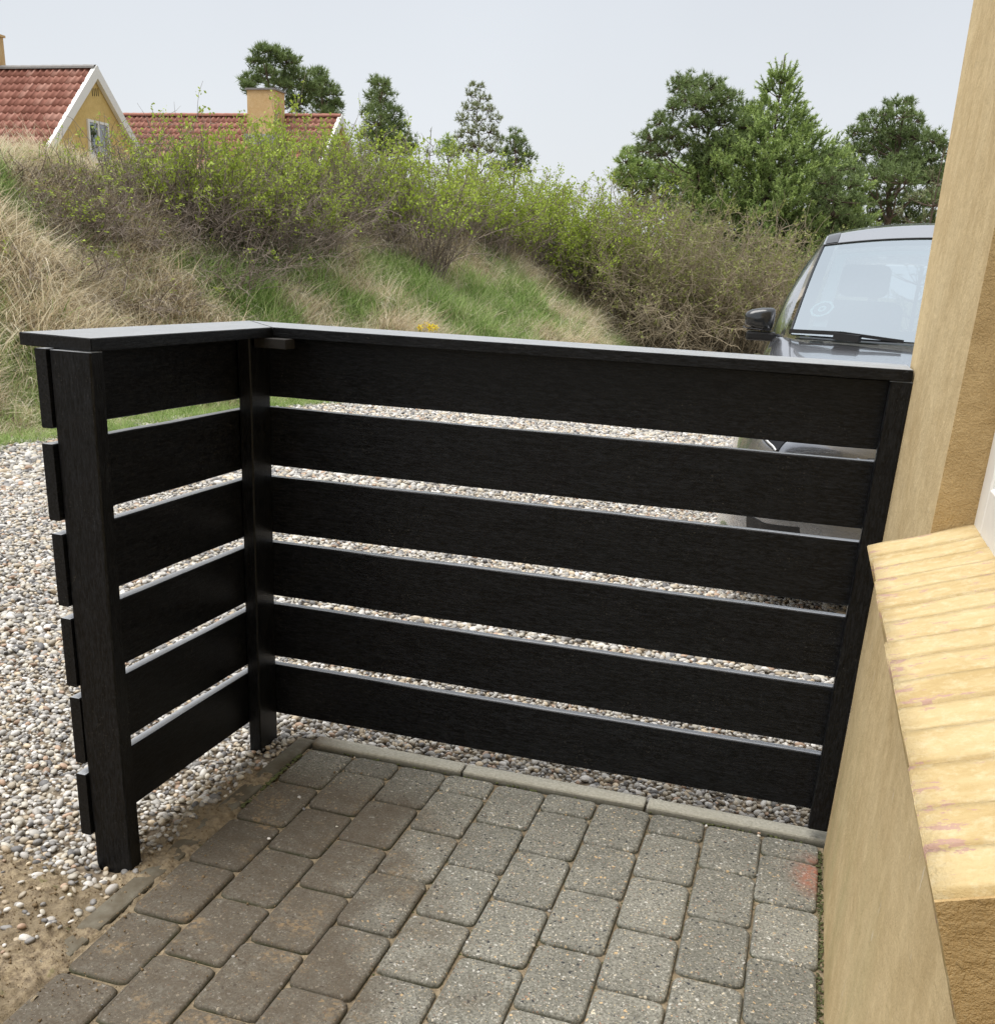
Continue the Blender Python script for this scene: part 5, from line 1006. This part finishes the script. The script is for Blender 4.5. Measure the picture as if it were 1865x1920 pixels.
# cowl
U = np.linspace(-.93, .93, 30); G = np.stack([screen(U, np.full(30, -.012), .0), screen(U, np.full(30, .0), .0) + np.array([0, -.055, -.012])]); gridmesh('cowl', G, MB_BLK, car)
# shut lines of the bonnet
for s_ in (-1, 1):
    S = np.linspace(2.7, 7.0, 40); A_ = crom(CN, S); P_ = np.stack([crom(A_[i], np.array([2.42]))[0] for i in range(40)]); P_[:, 0] *= s_; P_[:, 2] += .001; strip('bonnet_seam', P_, .0025, MB_BLK, car)
    S = np.linspace(3.5, 6.9, 30); A_ = crom(CN, S); P_ = np.stack([crom(A_[i], np.array([1.35 + .25 * (S[i] - 3.5) / 3.4]))[0] for i in range(30)])
# head lamps, lower intake, fog lamps, grille
for s_ in (-1, 1):
    hl = gridmesh('headlight', body_grid(1.55, 4.05, 16, 2.62, 3.28, 8, .004, s_), MB_GLOSSB, car)
    gridmesh('lamp_lens', body_grid(1.9, 2.7, 10, 2.95, 3.05, 4, .008, s_), MB_LAMP, hl); strip('light_guide', body_grid(1.6, 3.6, 16, 3.22, 3.225, 2, .008, s_)[:, 0], .006, MB_LAMP, hl)
    gridmesh('fog_surround', body_grid(.9, 2.4, 10, 4.6, 5.3, 6, .004, s_), MB_BLK, car); gridmesh('bumper_lip', body_grid(.6, 3.4, 14, 5.45, 5.62, 4, .010, s_), MB_PAINT, car)
gb = bmesh.new(); bbox(gb, (-.42, -.030, .50), (.42, -.012, .70), .01); grl = bmobj('grille', gb, MB_BLK, car)
for s_ in (-1, 1): strip('chrome_trim', [(s_ * .46, .0, .70), (s_ * .40, -.028, .66), (s_ * .22, -.038, .52), (s_ * .10, -.038, .49), (0, -.038, .485)], .010, MB_CHROME, car)
for k in range(5): gbb = bmesh.new(); bbox(gbb, (-.40, -.036, .525 + k * .035), (.40, -.030, .533 + k * .035)); o = bmobj('grille_bar', gbb, MB_GLOSSB); o.parent = grl
gb = bmesh.new(); bbox(gb, (-.55, -.018, .24), (.55, .02, .36), .01); bmobj('lower_intake', gb, MB_BLK, car)
# mirrors
MO = [(388, 850), (405, 828), (440, 808), (520, 792), (600, 789), (622, 800), (629, 835), (626, 900), (612, 962), (540, 958), (480, 952), (395, 922)]
def mirror(s_):
    bm = bmesh.new(); pts = [(-.993 + (X - 388) * .00062, 1.211 - (Y - 790) * .000645) for X, Y in MO]; cx_ = sum(p[0] for p in pts) / len(pts); cz_ = sum(p[1] for p in pts) / len(pts); rings = []
    for yy, k in ((1.265, .55), (1.275, .82), (1.30, .97), (1.34, 1.0), (1.40, .97), (1.41, .90)): rings.append([bm.verts.new((s_ * -(cx_ + (p[0] - cx_) * k), yy - .03 * (p[0] - cx_) / .07 * s_ * 0, cz_ + (p[1] - cz_) * k)) for p in pts])
    n = len(pts)
    for a_, b_ in zip(rings[:-1], rings[1:]):
        for i in range(n): bm.faces.new((a_[i], a_[(i + 1) % n], b_[(i + 1) % n], b_[i]))
    bm.faces.new(rings[0]); bm.faces.new(rings[-1][::-1]); h = bmobj('wing_mirror', bm, MB_MIRR, car, True)
    bm = bmesh.new(); bbox(bm, (min(s_ * .975, s_ * .83), 1.29, 1.052), (max(s_ * .975, s_ * .83), 1.39, 1.096), .012, 2); o = bmobj('mirror_arm', bm, MB_BLK); o.parent = h
    strip('indicator', [(s_ * .992, 1.30, 1.115), (s_ * .97, 1.262, 1.11), (s_ * .90, 1.258, 1.106), (s_ * .86, 1.262, 1.104)], .005, MB_GLOSSB, h)
mirror(-1); mirror(1)
# wheels
def wheel(x, y, s_):
    bm = bmesh.new(); prof = [(.20, -.10), (.30, -.115), (.335, -.09), (.345, 0), (.335, .09), (.30, .115), (.20, .10)]; seg = 36; rings = []
    for i in range(seg): a = 2 * math.pi * i / seg; rings.append([bm.verts.new((x + q[1] * s_, y + q[0] * math.cos(a), .335 + q[0] * math.sin(a))) for q in prof])
    for i in range(seg):
        for j in range(len(prof) - 1): bm.faces.new((rings[i][j], rings[i][j + 1], rings[(i + 1) % seg][j + 1], rings[(i + 1) % seg][j]))
    wl = bmobj('wheel', bm, MB_RUB, car, True)
    bm = bmesh.new(); bmesh.ops.create_cone(bm, segments=36, radius1=.215, radius2=.20, depth=.02, cap_ends=True, matrix=Matrix.Translation((x + s_ * .085, y, .335)) @ Matrix.Rotation(math.pi / 2, 4, 'Y'))
    for k in range(5): a = k * 2 * math.pi / 5; bar(bm, (x + s_ * .10, y, .335), (x + s_ * .105, y + .2 * math.cos(a), .335 + .2 * math.sin(a)), .05, .035, .02)
    o = bmobj('rim', bm, MB_ALLOY); o.parent = wl
for x, y, s_ in ((-.835, .92, -1), (.835, .92, 1), (-.835, 3.55, -1), (.835, 3.55, 1)): wheel(x, y, s_)
for s_ in (-1, 1):
    for y in (.92, 3.55):
        a = np.linspace(-.25, math.pi + .25, 24); G = np.stack([np.stack([np.full(24, s_ * .938), y + r_ * np.cos(a), .335 + r_ * np.sin(a)], -1) for r_ in (.345, .40)]); gridmesh('wheel_arch', G, MB_BLK, car)
